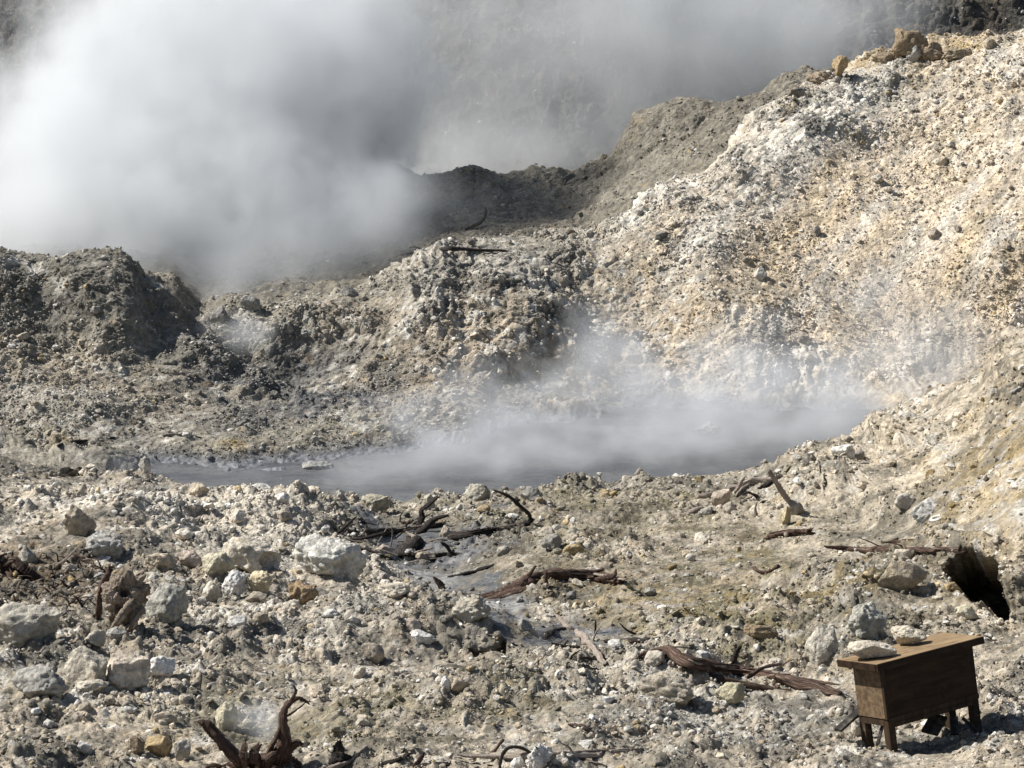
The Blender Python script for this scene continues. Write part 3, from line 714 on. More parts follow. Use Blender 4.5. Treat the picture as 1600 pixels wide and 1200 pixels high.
CR, WH, GR, DK, OC, BR, TN, PK, YL, GG = (0.63, .565, .455), (.74, .725, .68), (.37, .355, .32), (.13, .125, .115), (.42, .31, .16), (.25, .185, .12), (.47, .395, .29), (.50, .41, .34), (.54, .49, .35), (.44, .425, .37)
HERO = [
 # px, py(bottom), w, h, colour, label, extra
 (392, 892, 112, 58, CR, 'large cream boulder with a dark hollow worn into its right end', dict(seed=3, hole=(0.75, -.75, -0.05, .52, .5), cuts=6)),
 (340, 899, 58, 36, YL, 'yellowish stone leaning on the left of the hollowed cream boulder', dict(seed=4)),
 (407, 928, 46, 38, (.62, .52, .33), 'rounded cream stone in front of the hollowed boulder', dict(seed=5, cuts=4)),
 (364, 930, 44, 40, WH, 'cracked white stone left of the rounded cream stone', dict(seed=6, lumpy=.18)),
 (331, 941, 38, 34, CR, 'pointed pale stone left of the cracked white stone', dict(seed=7, cuts=12)),
 (472, 948, 60, 40, (.27, .18, .09), 'brown pitted stone lying right of the cream boulders', dict(seed=8, lumpy=.2, cuts=10)),
 (512, 906, 138, 72, (.60, .585, .525), 'big white crusted block with a grey green face at the mud gully', dict(seed=9, lumpy=.14, rough=.2)),
 (616, 934, 62, 28, CR, 'flat topped cream stone at the gully edge', dict(seed=10, cuts=12)),
 (256, 972, 82, 66, GG, 'rounded grey boulder with a pale top right of the gnarled stump', dict(seed=11, cuts=5)),
 (38, 1008, 140, 74, (.47, .435, .36), 'large grey slab boulder below the root tangle at the frame edge', dict(seed=12, cuts=8, yaw=-.4)),
 (122, 838, 62, 56, TN, 'tall tan knob of rock above the root tangle', dict(seed=13, cuts=11)),
 (160, 872, 70, 44, GR, 'grey lumpy rock just below the tall tan knob', dict(seed=14, lumpy=.2)),
 (42, 880, 36, 30, GG, 'pale grey pyramid shaped stone among the roots', dict(seed=15, cuts=12)),
 (296, 886, 52, 28, PK, 'pinkish wedge shaped stone behind the yellow stone', dict(seed=16, cuts=13)),
 (250, 890, 58, 30, TN, 'tan stone with a dark gap under its front edge', dict(seed=17, hole=(.1, -1, -.2, .5, .4))),
 (130, 1064, 84, 56, CR, 'cream striped boulder left of its bigger twin', dict(seed=18, cuts=5)),
 (192, 1078, 100, 64, (.62, .53, .42), 'big smooth cream boulder right of the striped one', dict(seed=19, cuts=5)),
 (140, 1082, 70, 24, CR, 'low cream ledge stone under the twin boulders', dict(seed=20)),
 (249, 1058, 52, 34, WH, 'white stone touching the right side of the big cream boulder', dict(seed=21)),
 (60, 1092, 110, 56, GR, 'grey crusted mound left of the twin cream boulders', dict(seed=22, lumpy=.16)),
 (147, 1010, 38, 28, CR, 'pale stone with a split top above the twin boulders', dict(seed=23)),
 (181, 998, 36, 18, GR, 'flat grey stone below the gnarled stump', dict(seed=24, cuts=5)),
 (352, 1142, 40, 50, YL, 'upright yellowish stone with a dark hole near the steaming patch', dict(seed=25, hole=(.4, -1, -.3, .6, .5), cuts=5)),
 (212, 1178, 30, 30, BR, 'small brown triangular stone at the bottom left', dict(seed=26, cuts=12)),
 (246, 1182, 50, 36, OC, 'ochre stone beside the brown triangular stone', dict(seed=27)),
 (284, 1188, 30, 34, GR, 'grey stone right of the ochre stone', dict(seed=28)),
 (582, 1034, 40, 32, (.55, .47, .36), 'square cream block standing alone in the middle rubble', dict(seed=29, cuts=13)),
 (697, 1079, 20, 24, WH, 'small white stone of the touching pair', dict(seed=30, cuts=5)),
 (719, 1080, 34, 24, TN, 'tan stone of the touching pair', dict(seed=31)),
 (734, 970, 80, 40, (.50, .45, .35), 'cream ribbed rock sloping down beside the reddish log', dict(seed=132, cuts=14, rough=.26, lumpy=.12)),
 (842, 1202, 48, 42, WH, 'white cauliflower shaped rock on the log at the bottom edge', dict(seed=33, lumpy=.3)),
 (808, 1206, 24, 24, WH, 'small white stone left of the cauliflower shaped rock', dict(seed=34)),
 (1141, 1100, 54, 36, (.46, .41, .25), 'yellow green rounded rock under the long twisted log', dict(seed=35, cuts=6)),
 (1286, 1034, 60, 62, (.52, .48, .40), 'grey white boulder left of the wooden box', dict(seed=36, cuts=6)),
 (1265, 729, 26, 22, DK, 'dark grey boulder at the right end of the mud pool', dict(seed=37, cuts=6)),
 (1319, 718, 42, 24, WH, 'white blocky rock on the gravel ledge by the pool', dict(seed=38, cuts=11)),
 (1343, 717, 18, 14, DK, 'small black stone beside the white blocky rock', dict(seed=39)),
 (1104, 686, 50, 26, GR, 'low dark rock with pale top standing in the steaming pool', dict(seed=40, lumpy=.3, depth=46.6, sink=.02)),
 (1127, 792, 34, 28, (.36, .29, .22), 'brown rounded stone at the end of the grey driftwood', dict(seed=41, cuts=6)),
 (1140, 802, 24, 18, (.42, .37, .30), 'small round stone in front of the brown rounded stone', dict(seed=42, cuts=4)),
 (1414, 797, 38, 28, (.50, .47, .41), 'grey white rock casting a dark shadow on the right slope', dict(seed=43, cuts=6)),
 (1446, 812, 50, 34, WH, 'pale crumbling rock right of the grey white rock', dict(seed=44, lumpy=.15)),
 (1412, 926, 92, 56, (.42, .35, .25), 'large tan slab tilted beside the dark cave', dict(seed=45, cuts=10, rough=.05)),
 (1440, 928, 44, 14, TN, 'thin flat slab lying under the large tilted slab', dict(seed=46)),
 (1412, 874, 36, 18, (.66, .58, .46), 'white and orange stone on top of the tilted slab', dict(seed=47)),
 (1561, 632, 32, 26, GR, 'grey boulder high on the right gravel bank', dict(seed=48, cuts=7)),
 (1592, 622, 30, 20, (.24, .235, .22), 'dark grey boulder at the frame edge on the gravel bank', dict(seed=49)),
 (1541, 636, 26, 9, WH, 'flat white stone left of the grey boulder on the bank', dict(seed=50)),
 (1455, 746, 20, 14, OC, 'small orange stone on the gravel slope', dict(seed=51)),
 (1424, 92, 58, 46, (.25, .18, .105), 'brown pointed crag on the hill crest', dict(seed=52, cuts=12, rough=.3, lumpy=.12)),
 (1427, 96, 24, 24, GR, 'grey stone in front of the brown pointed crag', dict(seed=53)),
 (1457, 96, 44, 30, (.25, .18, .11), 'dark brown crag right of the pointed one on the crest', dict(seed=54, cuts=11, rough=.3, lumpy=.12)),
 (1282, 134, 44, 22, (.22, .16, .10), 'dark brown lump on the skyline left of the ochre knob', dict(seed=91, lumpy=.2)),
 (1382, 100, 40, 18, (.26, .19, .11), 'low brown lump on the crest left of the pointed crag', dict(seed=92, lumpy=.2)),
 (1500, 92, 56, 16, (.25, .19, .11), 'long low brown lump on the crest right of the crags', dict(seed=93, lumpy=.2)),
 (1245, 150, 34, 16, (.15, .14, .12), 'dark grey lump lowest on the hill skyline', dict(seed=94, lumpy=.2)),
 (1315, 118, 30, 30, (.40, .28, .13), 'ochre knob of rock on the hill skyline', dict(seed=55, cuts=8, rough=.3, lumpy=.15)),
 (896, 866, 38, 18, (.38, .28, .13), 'ochre brown stone on the mud flat behind the reddish log', dict(seed=56)),
 (1190, 1000, 64, 28, (.30, .22, .13), 'brown earthy lump above the long twisted log', dict(seed=57)),
 (1358, 1000, 76, 62, GG, 'tall grey crusted mound behind the wooden box', dict(seed=58, lumpy=.22, rough=.2)),
 (340, 503, 30, 26, (.25, .24, .22), 'small pointed rock in the gap of the left ridge', dict(seed=59, cuts=11)),
 (388, 486, 42, 26, (.22, .21, .19), 'jagged dark crag carrying a thin stick on the ridge', dict(seed=60, cuts=12)),
 (545, 462, 32, 16, (.25, .24, .22), 'dark knob on the skyline of the middle ridge', dict(seed=61)),
 (495, 748, 62, 30, (.33, .32, .29), 'grey rock at the left end of the steaming pool', dict(seed=62, lumpy=.1)),
 (226, 745, 20, 32, (.50, .47, .41), 'pale upright rock at the far left of the pool', dict(seed=63)),
 (310, 774, 34, 20, TN, 'triangular tan rock on the pool rim', dict(seed=64, cuts=12)),
 (668, 798, 26, 28, (.42, .38, .30), 'pale leaning stone behind the upright dark branch', dict(seed=65, cuts=8)),
 (1040, 1096, 110, 52, (.34, .29, .215), 'broad brown grey crusted mound under the head of the long log', dict(seed=66, lumpy=.2)),
 (1512, 968, 40, 24, YL, 'yellow white stone below the dark cave', dict(seed=67)),
 (1488, 924, 32, 16, OC, 'orange crusted stone on the lip of the cave', dict(seed=68)),
 (1245, 806, 30, 26, (.20, .19, .17), 'dark stone at the foot of the leaning pale post', dict(seed=69)),
 (1228, 820, 20, 30, (.44, .36, .22), 'yellow stained stone left of the leaning post foot', dict(seed=70)),
 (600, 868, 30, 18, PK, 'pinkish stone in the dark driftwood heap', dict(seed=71)),
 (700, 838, 30, 18, (.42, .36, .28), 'tan stone at the end of the half sunk trunk', dict(seed=72)),
 (745, 782, 46, 28, (.38, .36, .29), 'pale lumpy rock on the near shore of the pool', dict(seed=73, lumpy=.2)),
 (585, 800, 60, 30, (.38, .35, .26), 'low olive lump on the pool shore', dict(seed=74, lumpy=.2)),
 (830, 782, 40, 22, (.30, .29, .26), 'grey lump on the shore beside the thin curved branch', dict(seed=75, lumpy=.2)),
 (1190, 640, 26, 14, (.2, .2, .19), 'dark stone at the far foot of the cream hill', dict(seed=76)),
 (950, 1100, 30, 14, WH, 'white stone left of the crusted mound', dict(seed=77)),
 (1277, 370, 14, 18, (.2, .19, .18), 'small dark stone alone on the cream hillside', dict(seed=78)),
 (1462, 373, 26, 16, (.30, .25, .20), 'brown stone half buried in the upper cream slope', dict(seed=79)),
 (1188, 438, 24, 22, (.45, .44, .40), 'grey stone with dark shadow on the middle hillside', dict(seed=80)),
 (660, 1005, 50, 22, WH, 'white broken stone on the middle ledge', dict(seed=81)),
 (640, 985, 40, 20, (.5, .42, .34), 'tan broken stone at the middle ledge top', dict(seed=82)),
 (820, 985, 26, 20, GR, 'grey stone near the gully below the reddish log', dict(seed=83)),
 (560, 1060, 26, 18, CR, 'cream stone below the square block', dict(seed=84)),
 (495, 1090, 22, 14, TN, 'rounded tan stone above the curved branch', dict(seed=85)),
 (565, 1135, 30, 16, (.5, .45, .38), 'flat pale stone right of the root stump', dict(seed=86)),
 (870, 1196, 40, 18, (.48, .44, .36), 'crumbly pale stone right of the cauliflower shaped rock', dict(seed=87)),
 (1340, 1152, 22, 32, (.55, .50, .42), 'pale stone behind the left leg of the wooden box', dict(seed=88)),
 (1450, 1140, 26, 16, WH, 'white stone in the shade under the wooden box', dict(seed=89)),
]
for px, py, w_, h_, c_, lab, kw in HERO:
    put_rock('rock', px, py, w_, h_, c_, lab, **kw)

# ------------------------------------------------------------------ rubble: pebbles as stuff, larger loose stones one by one
proto = bpy.data.collections.new('pebble_shapes')
PROTO = []
for k in range(10):
    v, f = rock_shape(1 if k < 6 else 2, 500 + k, cuts=7, rough=.10)
    me = bpy.data.meshes.new('pebble'); me.from_pydata([tuple(x) for x in v], [], f); me.materials.append(M_PEBBLE)
    me.polygons.foreach_set('use_smooth', np.full(len(me.polygons), k % 2 == 1, bool))
    o = bpy.data.objects.new('pebble', me); proto.objects.link(o)
LOOSE = []
for k in range(10):
    v, f = rock_shape(3, 600 + k, cuts=8, rough=.14, lumpy=.12 if k % 3 == 0 else 0)
    me = bpy.data.meshes.new('loose_stone'); me.from_pydata([tuple(x) for x in v], [], f); me.materials.append(M_ROCK)
    me.polygons.foreach_set('use_smooth', np.ones(len(me.polygons), bool))
    LOOSE.append(me)

def sample_rows(r0, r1, n, dens=None):
    """points on the ground spread evenly over the picture"""
    p = Pd[r0:r1]
    rr = RNG.integers(0, r1 - r0 - 1, n * 2); cc = RNG.integers(NCO, NCO + NCI - 1, n * 2)
    gy = np.abs(np.diff(PYd[r0:r1], axis=0))[np.minimum(rr, r1 - r0 - 2), cc]
    w_ = np.clip(gy, 0.15, 4)
    if dens is not None: w_ = w_ * dens[r0:r1][rr, cc]
    keep = RNG.random(n * 2) < w_ / np.percentile(w_, 92)
    rr, cc = rr[keep][:n] + r0, cc[keep][:n]
    return rr, cc

dens = np.ones((NR, NC))
dens *= .34 + .66 * smooth(.05, .65, clay)
dens = np.where(farm, dens * (1 - .55 * np.clip(blob(200, 480, 130, 80) + blob(760, 500, 180, 100) + .8 * blob(450, 580, 120, 60), 0, 1)), dens)
dens *= 1 - np.where(nearm, .72, 0.95) * np.clip(WET, 0, 1)
dens = np.where(nearm, dens * (1 - .6 * np.clip(blob(1150, 865, 220, 30) + blob(1000, 930, 120, 28), 0, 1)), dens)
dens = np.where(farm, dens * (0.35 + 0.65 * smooth(-.2, .3, n_b)) * (1 - .5 * np.clip(blob(1420, 380, 260, 150, -20), 0, 1)), dens)
dens *= 1 - np.clip(w * 1.5, 0, 1)
loose_n = 0
def scatter(name, r0, r1, n, smin, smax, alpha, label):
    rr, cc = sample_rows(r0, r1, n, dens)
    n = len(rr)
    pos = Pd[rr, cc] + RNG.normal(0, .01, (n, 3))
    size = smin * (1 - RNG.random(n) * (1 - (smin / smax) ** alpha)) ** (-1 / alpha)       # photograph pixels across
    s = size * pos[:, 1] / F / 2
    asp = RNG.uniform(.55, 1.25, (n, 3)); asp[:, 2] *= .75
    scl = s[:, None] * asp
    pos[:, 2] += scl[:, 2] * .35
    col = T[rr, cc] * np.exp(RNG.normal(0, .22, n))[:, None]
    kind = RNG.random(n)
    col = np.where((kind < .14)[:, None], col * .3 + .7 * C_WHITE * RNG.uniform(.8, 1.05, n)[:, None], col)
    col = np.where(((kind > .14) & (kind < .24))[:, None], col * .4 + .6 * C_GREY * RNG.uniform(.6, 1, n)[:, None], col)
    col = np.where(((kind > .24) & (kind < .28))[:, None], col * .4 + .6 * C_OCHRE, col)
    col = np.clip(col, .03, .85)
    me = bpy.data.meshes.new(name)
    me.vertices.add(n); me.vertices.foreach_set('co', pos.astype(np.float32).reshape(-1))
    def attr(nm, typ, key, arr):
        a = me.attributes.new(nm, typ, 'POINT'); a.data.foreach_set(key, arr.reshape(-1))
    attr('scl', 'FLOAT_VECTOR', 'vector', scl.astype(np.float32))
    attr('rot', 'FLOAT_VECTOR', 'vector', (RNG.uniform(-1, 1, (n, 3)) * np.array((.5, .5, math.pi))).astype(np.float32))
    attr('pick', 'INT', 'value', RNG.integers(0, 10, n).astype(np.int32))
    attr('tint', 'FLOAT_COLOR', 'color', np.concatenate([col, np.ones((n, 1))], 1).astype(np.float32))
    o = bpy.data.objects.new(name, me); COL.objects.link(o)
    ng = bpy.data.node_groups.new('pebble_scatter', 'GeometryNodeTree')
    ng.interface.new_socket('Geometry', in_out='INPUT', socket_type='NodeSocketGeometry')
    ng.interface.new_socket('Geometry', in_out='OUTPUT', socket_type='NodeSocketGeometry')
    gi = ng.nodes.new('NodeGroupInput'); go = ng.nodes.new('NodeGroupOutput')
    ci = ng.nodes.new('GeometryNodeCollectionInfo'); ci.inputs['Collection'].default_value = proto
    ci.inputs['Separate Children'].default_value = True; ci.inputs['Reset Children'].default_value = True
    ip = ng.nodes.new('GeometryNodeInstanceOnPoints'); ip.inputs['Pick Instance'].default_value = True
    def named(nm, typ):
        a = ng.nodes.new('GeometryNodeInputNamedAttribute'); a.data_type = typ; a.inputs['Name'].default_value = nm
        return [s_ for s_ in a.outputs if s_.enabled and s_.name == 'Attribute'][0]
    ng.links.new(gi.outputs[0], ip.inputs['Points']); ng.links.new(ci.outputs[0], ip.inputs['Instance'])
    ng.links.new(named('pick', 'INT'), ip.inputs['Instance Index'])
    ng.links.new(named('scl', 'FLOAT_VECTOR'), ip.inputs['Scale'])
    e2r = ng.nodes.new('FunctionNodeEulerToRotation'); ng.links.new(named('rot', 'FLOAT_VECTOR'), e2r.inputs[0]); ng.links.new(e2r.outputs[0], ip.inputs['Rotation'])
    ng.links.new(ip.outputs[0], go.inputs[0])
    md = o.modifiers.new('scatter', 'NODES'); md.node_group = ng
    tag(o, label, kind='stuff')
    return o

rA = int(np.where(SEG == 1)[0][-1]) - 65; rB = int(np.where(SEG == 5)[0][4])
scatter('gravel', rA, rB, 90000, 2.4, 18, 2.0, 'pale gravel and rubble strewn over the foreground slope')
rC = int(np.where(SEG == 8)[0][10]); rD = int(np.where(SEG == 10)[0][4])
scatter('gravel', rC, rD, 72000, 2.0, 11, 2.7, 'gravel and crumbs of rock strewn over the hillside')

rE = int(np.where(SEG == 11)[0][4]); rF = int(np.where(SEG == 13)[0][2])
scatter('gravel', rE, rF, 9000, 2.2, 10, 2.3, 'dull gravel lying on the dark ridge behind the hill')
rG = int(np.where(SEG == 15)[0][2]); rH = int(np.where(SEG == 15)[0][-1])
scatter('gravel', rG, rH, 7000, 2.2, 10, 2.2, 'stones scattered on the dim slope behind the steam')

LAND = [('the hollowed cream boulder', 392, 870), ('the yellowish leaning stone', 340, 885), ('the brown pitted stone', 472, 930), ('the big white crusted block', 512, 870), ('the flat topped cream stone', 616, 920), ('the gnarled stump', 195, 930),
 ('the grey slab boulder at the frame edge', 40, 975), ('the tall tan knob', 122, 812), ('the twin cream boulders', 160, 1050), ('the grey crusted mound at the far left', 60, 1070), ('the hooked root stump', 420, 1150), ('the upright yellowish stone', 352, 1118),
 ('the ochre stone at the bottom', 246, 1168), ('the square cream block', 582, 1018), ('the touching pair of stones', 708, 1070), ('the ribbed cream rock', 734, 950), ('the cauliflower shaped rock', 842, 1182), ('the yellow green rock under the log', 1141, 1082),
 ('the grey white boulder by the box', 1286, 1005), ('the wooden box', 1420, 1080), ('the dark cave', 1525, 920), ('the large tilted slab', 1412, 900), ('the long flat root', 1440, 862), ('the leaning pale post', 1225, 770), ('the white blocky rock on the ledge', 1320, 708),
 ('the grey boulder high on the bank', 1561, 620), ('the grey white rock on the slope', 1414, 783), ('the white hoop', 1464, 812), ('the small pale hoop', 1580, 753), ('the reddish brown log', 870, 912), ('the thin curved branch', 800, 790), ('the driftwood heap', 610, 835),
 ('the ochre brown stone on the flat', 896, 857), ('the twisted log', 1130, 1055), ('the pale diagonal branch', 905, 1000), ('the crusted mound under the log', 1040, 1075), ('the bottom edge log', 930, 1180), ('the left root tangle', 70, 900), ('the curled red root', 1195, 890),
 ('the square log end', 1230, 840), ('the mud gully', 700, 890), ('the black broken stump', 530, 1180), ('the brown rounded stone', 1127, 780), ('the triangular tan rock', 310, 765), ('the tan stone with a gap', 250, 878),
 ('the left ridge', 130, 430), ('the jagged ridge crag', 388, 475), ('the far ridge pole', 720, 392), ('the brown crest crag', 1424, 75), ('the ochre crest knob', 1315, 105), ('the brown stone half buried in the upper slope', 1462, 365), ('the small dark stone alone on the slope', 1277, 362),
 ('the middle hillside grey stone', 1188, 428), ('the dark knob on the skyline', 545, 455), ('the grey rock in the pool end', 495, 735), ('the low dark rock in the pool', 1104, 675), ('the steaming vent', 385, 530), ('the bleached hillside stick', 528, 533), ('the dark ledge shadow strip', 130, 690), ('the dark foot stone', 1190, 634)]
LABELS = set()
def describe(px, py, size, col):
    lum = .3 * col[0] + .55 * col[1] + .15 * col[2]; sat = 1 - min(col) / max(col)
    cw = ('white' if sat < .22 else 'cream') if lum > .47 else (('tan' if sat > .28 else 'grey') if lum > .28 else ('brown' if sat > .35 else 'dark grey'))
    sw = 'small' if size < 19 else ('fist sized' if size < 28 else 'large')
    near_ = sorted(LAND, key=lambda l: (l[1] - px) ** 2 + (1.5 * (l[2] - py)) ** 2)
    def rel(l):
        dx, dy = px - l[1], (py - l[2]) * 1.5
        far_ = '' if math.hypot(dx, dy) < 75 else ('a little way ' if math.hypot(dx, dy) < 150 else 'well ')
        if abs(dx) > 2.2 * abs(dy): return far_ + ('right of ' if dx > 0 else 'left of ')
        if abs(dy) > 2.2 * abs(dx): return far_ + ('below ' if dy > 0 else 'above ')
        return far_ + ('below and ' if dy > 0 else 'above and ') + ('right of ' if dx > 0 else 'left of ')
    opts = [f'{sw} {cw} stone {rel(l)}{l[0]}' for l in near_[:4]] + [f'{sw} {cw} stone between {near_[0][0]} and {near_[k][0]}' for k in (1, 2)]
    for t in opts:
        if t not in LABELS and 4 <= len(t.split()) <= 16:
            LABELS.add(t); return t
    return None

def loose(r0, r1, n, smin, smax, label, group, pal, where=None):
    dd = dens if where is None else dens * where
    rr, cc = sample_rows(r0, r1, n * 4, dd)
    used = []
    for r, c in zip(rr, cc):
        if len(used) >= n: break
        px, py = PXd[r, c], PYd[r, c]
        if not (4 < px < 1596 and 4 < py < 1196): continue
        if any(abs(px - a) < 18 and abs(py - b_) < 12 for a, b_ in used): continue
        if any(abs(px - hx[0]) < hx[2] * .6 + 8 and -hx[3] - 8 < py - hx[1] < 10 for hx in HERO): continue
        if 1300 < px < 1560 and 1000 < py < 1180: continue
        used.append((px, py))
        me = LOOSE[random.randrange(10)]
        o = bpy.data.objects.new('loose_stone', me); COL.objects.link(o)
        size = smin * (smax / smin) ** (random.random() ** 1.6)
        s = size * Pd[r, c, 1] / F / 2
        o.scale = (s * random.uniform(.8, 1.3), s * random.uniform(.7, 1.1), s * random.uniform(.5, .85))
        o.location = Pd[r, c] + np.array((0, 0, o.scale[2] * .5))
        o.rotation_euler = (random.uniform(-.25, .25), random.uniform(-.25, .25), random.uniform(-3, 3))
        base = np.array(random.choice(pal)) * .6 + T[r, c] * .4
        o.color = (*np.clip(base * random.uniform(.85, 1.12), .03, .85), 1)
        tag(o, describe(px, py, size, o.color[:3]) or label, 'stone', group)
    return used
left_ = (WX < 620) * 1.0; right_ = (WX > 1180) * 1.0; midd = ((WX >= 620) & (WX <= 1180)) * 1.0
rM = int(np.where(SEG == 4)[0][0])
loose(rA, rB, 120, 15, 36, 'fist sized pale stone lying loose in the rubble of the left foreground', 'loose stones in the left foreground rubble', [CR, WH, CR, TN, GR], left_)
loose(rA, rB, 80, 15, 36, 'small grey or tan stone lying loose on the middle foreground slope', 'loose stones on the middle foreground slope', [CR, GR, TN, OC, WH], midd)
loose(rA, rB, 60, 13, 26, 'small cream stone lying loose on the gravel bank at the right', 'loose stones on the right gravel bank', [CR, CR, TN, GR], right_)
loose(rC, rD - 10, 50, 12, 24, 'grey stone stuck in the far hillside behind the pool', 'stones on the far hillside', [GR, DK, TN, WH])

# ------------------------------------------------------------------ dead wood
def wood_material(name, dark, light, pale):
    mat = bpy.data.materials.new(name)
    nt, N, L = nodes_of(mat)
    out = N.new('ShaderNodeOutputMaterial'); b = N.new('ShaderNodeBsdfPrincipled'); L.new(b.outputs[0], out.inputs[0])
    uv = N.new('ShaderNodeUVMap'); uv.uv_map = 'UVMap'
    mp = N.new('ShaderNodeMapping'); mp.inputs['Scale'].default_value = (1.2, 7, 1); L.new(uv.outputs[0], mp.inputs[0])
    oi = N.new('ShaderNodeObjectInfo')
    ad = N.new('ShaderNodeVectorMath'); ad.operation = 'ADD'; L.new(mp.outputs[0], ad.inputs[0])
    sc = math_node(nt, 'MULTIPLY', oi.outputs['Random'], 50.0)
    L.new(sc, ad.inputs[1])
    a = noise(nt, ad.outputs[0], 1.6, 6, .65); c = noise(nt, ad.outputs[0], 5, 4, .7)
    col = mixrgb(nt, maprange(nt, a.outputs[0], .38, .62), dark, light)
    col = mixrgb(nt, maprange(nt, c.outputs[0], .53, .64, 0, .85), col, pale)
    col = mixrgb(nt, maprange(nt, c.outputs[0], .42, .34, 0, .85), col, tuple(x * .35 for x in dark))
    L.new(col, b.inputs['Base Color']); b.inputs['Roughness'].default_value = .8; b.inputs['Specular IOR Level'].default_value = .25
    bp = N.new('ShaderNodeBump'); bp.inputs['Strength'].default_value = .9; bp.inputs['Distance'].default_value = .03
    L.new(c.outputs[0], bp.inputs['Height']); L.new(bp.outputs[0], b.inputs['Normal'])
    return mat
W_RED = wood_material('reddish_dead_wood', (.036, .021, .015), (.105, .060, .042), (.30, .22, .165))
W_DARK = wood_material('charred_dead_wood', (.016, .013, .011), (.040, .031, .025), (.12, .098, .08))
W_GREY = wood_material('bleached_dead_wood', (.24, .185, .145), (.45, .38, .31), (.66, .60, .52))

def tube(pts, radii, sides=9, seed=0, knob=.22, frayed=True):
    pts = [Vector(p) for p in pts]
    n = len(pts)
    # Catmull-Rom resample
    res, rad = [], []
    L_ = sum((pts[i + 1] - pts[i]).length for i in range(n - 1))
    per = max(3, int(min(14, 40 / max(n - 1, 1))))
    for i in range(n - 1):
        p0, p1, p2, p3 = pts[max(i - 1, 0)], pts[i], pts[i + 1], pts[min(i + 2, n - 1)]
        for j in range(per + (1 if i == n - 2 else 0)):
            t = j / per
            res.append(0.5 * ((2 * p1) + (p2 - p0) * t + (2 * p0 - 5 * p1 + 4 * p2 - p3) * t * t + (3 * p1 - p0 - 3 * p2 + p3) * t ** 3))
            rad.append(radii[i] * (1 - t) + radii[i + 1] * t)
    r = np.random.default_rng(seed + 1000)
    verts, faces, uvs = [], [], []
    up = Vector((0, 0, 1)); arc = 0.0
    lob = r.uniform(0, 6.28, 3)
    m_ = len(res)
    prev = None
    for i, c in enumerate(res):
        d_ = (res[min(i + 1, m_ - 1)] - res[max(i - 1, 0)]).normalized()
        if prev is None:
            a = d_.cross(Vector((.3, .2, 1))).normalized()
        else:
            a = (prev - d_ * prev.dot(d_)).normalized()
        prev = a
        b_ = d_.cross(a)
        if i: arc += (c - res[i - 1]).length
        end = min(i, m_ - 1 - i)
        kn_ = 1 + .16 * math.sin(arc / max(rad[0], .004) * .55 + lob[0]) * math.sin(arc / max(rad[0], .004) * .23 + lob[1]) + r.normal(0, .06)
        if 0 < i < m_ - 1:
            c = c + (a * math.sin(arc / max(rad[0], .004) * .35 + lob[2]) + b_ * math.sin(arc / max(rad[0], .004) * .27 + lob[1])) * rad[i] * .22
        for k in range(sides):
            th = 2 * math.pi * k / sides
            q = kn_ + knob * (math.sin(2 * th + lob[0] + arc * 2.5) * .6 + math.sin(3 * th + lob[1] + arc * 4) * .5 + math.sin(5 * th + lob[2]) * .3) + r.normal(0, .10)
            rr_ = rad[i] * max(q, .3)
            off = Vector((0, 0, 0))
            if frayed and end == 0:
                off = d_ * (1 if i else -1) * rad[i] * r.uniform(-.3, 2.2); rr_ *= .8
            verts.append(c + (a * math.cos(th) + b_ * math.sin(th)) * rr_ + off); uvs.append((arc * 1.0, k / sides if k <= sides / 2 else 1 - k / sides))
    for i in range(m_ - 1):
        for k in range(sides):
            k2 = (k + 1) % sides
            faces.append((i * sides + k, i * sides + k2, (i + 1) * sides + k2, (i + 1) * sides + k))
    for i, s_ in ((0, 1), (m_ - 1, -1)):
        verts.append(res[i]); uvs.append((0 if i == 0 else arc, .5))
        for k in range(sides):
            k2 = (k + 1) % sides
            fc = (i * sides + k2, i * sides + k, len(verts) - 1)
            faces.append(fc if s_ == 1 else fc[::-1])
    return verts, faces, uvs

def path3d(pts, rpx, anchor=None):
    """(px, py) lies on the ground; (px, py, dy) stands dy metres behind the first ground point"""
    out = []; s = None
    for p in pts:
        if len(p) == 2:
            q, r, k = hit(*p)
            if anchor is None: anchor = q.y
            out.append(q)
        else:
            out.append(at(p[0], p[1], anchor + p[2]))
    return out, anchor

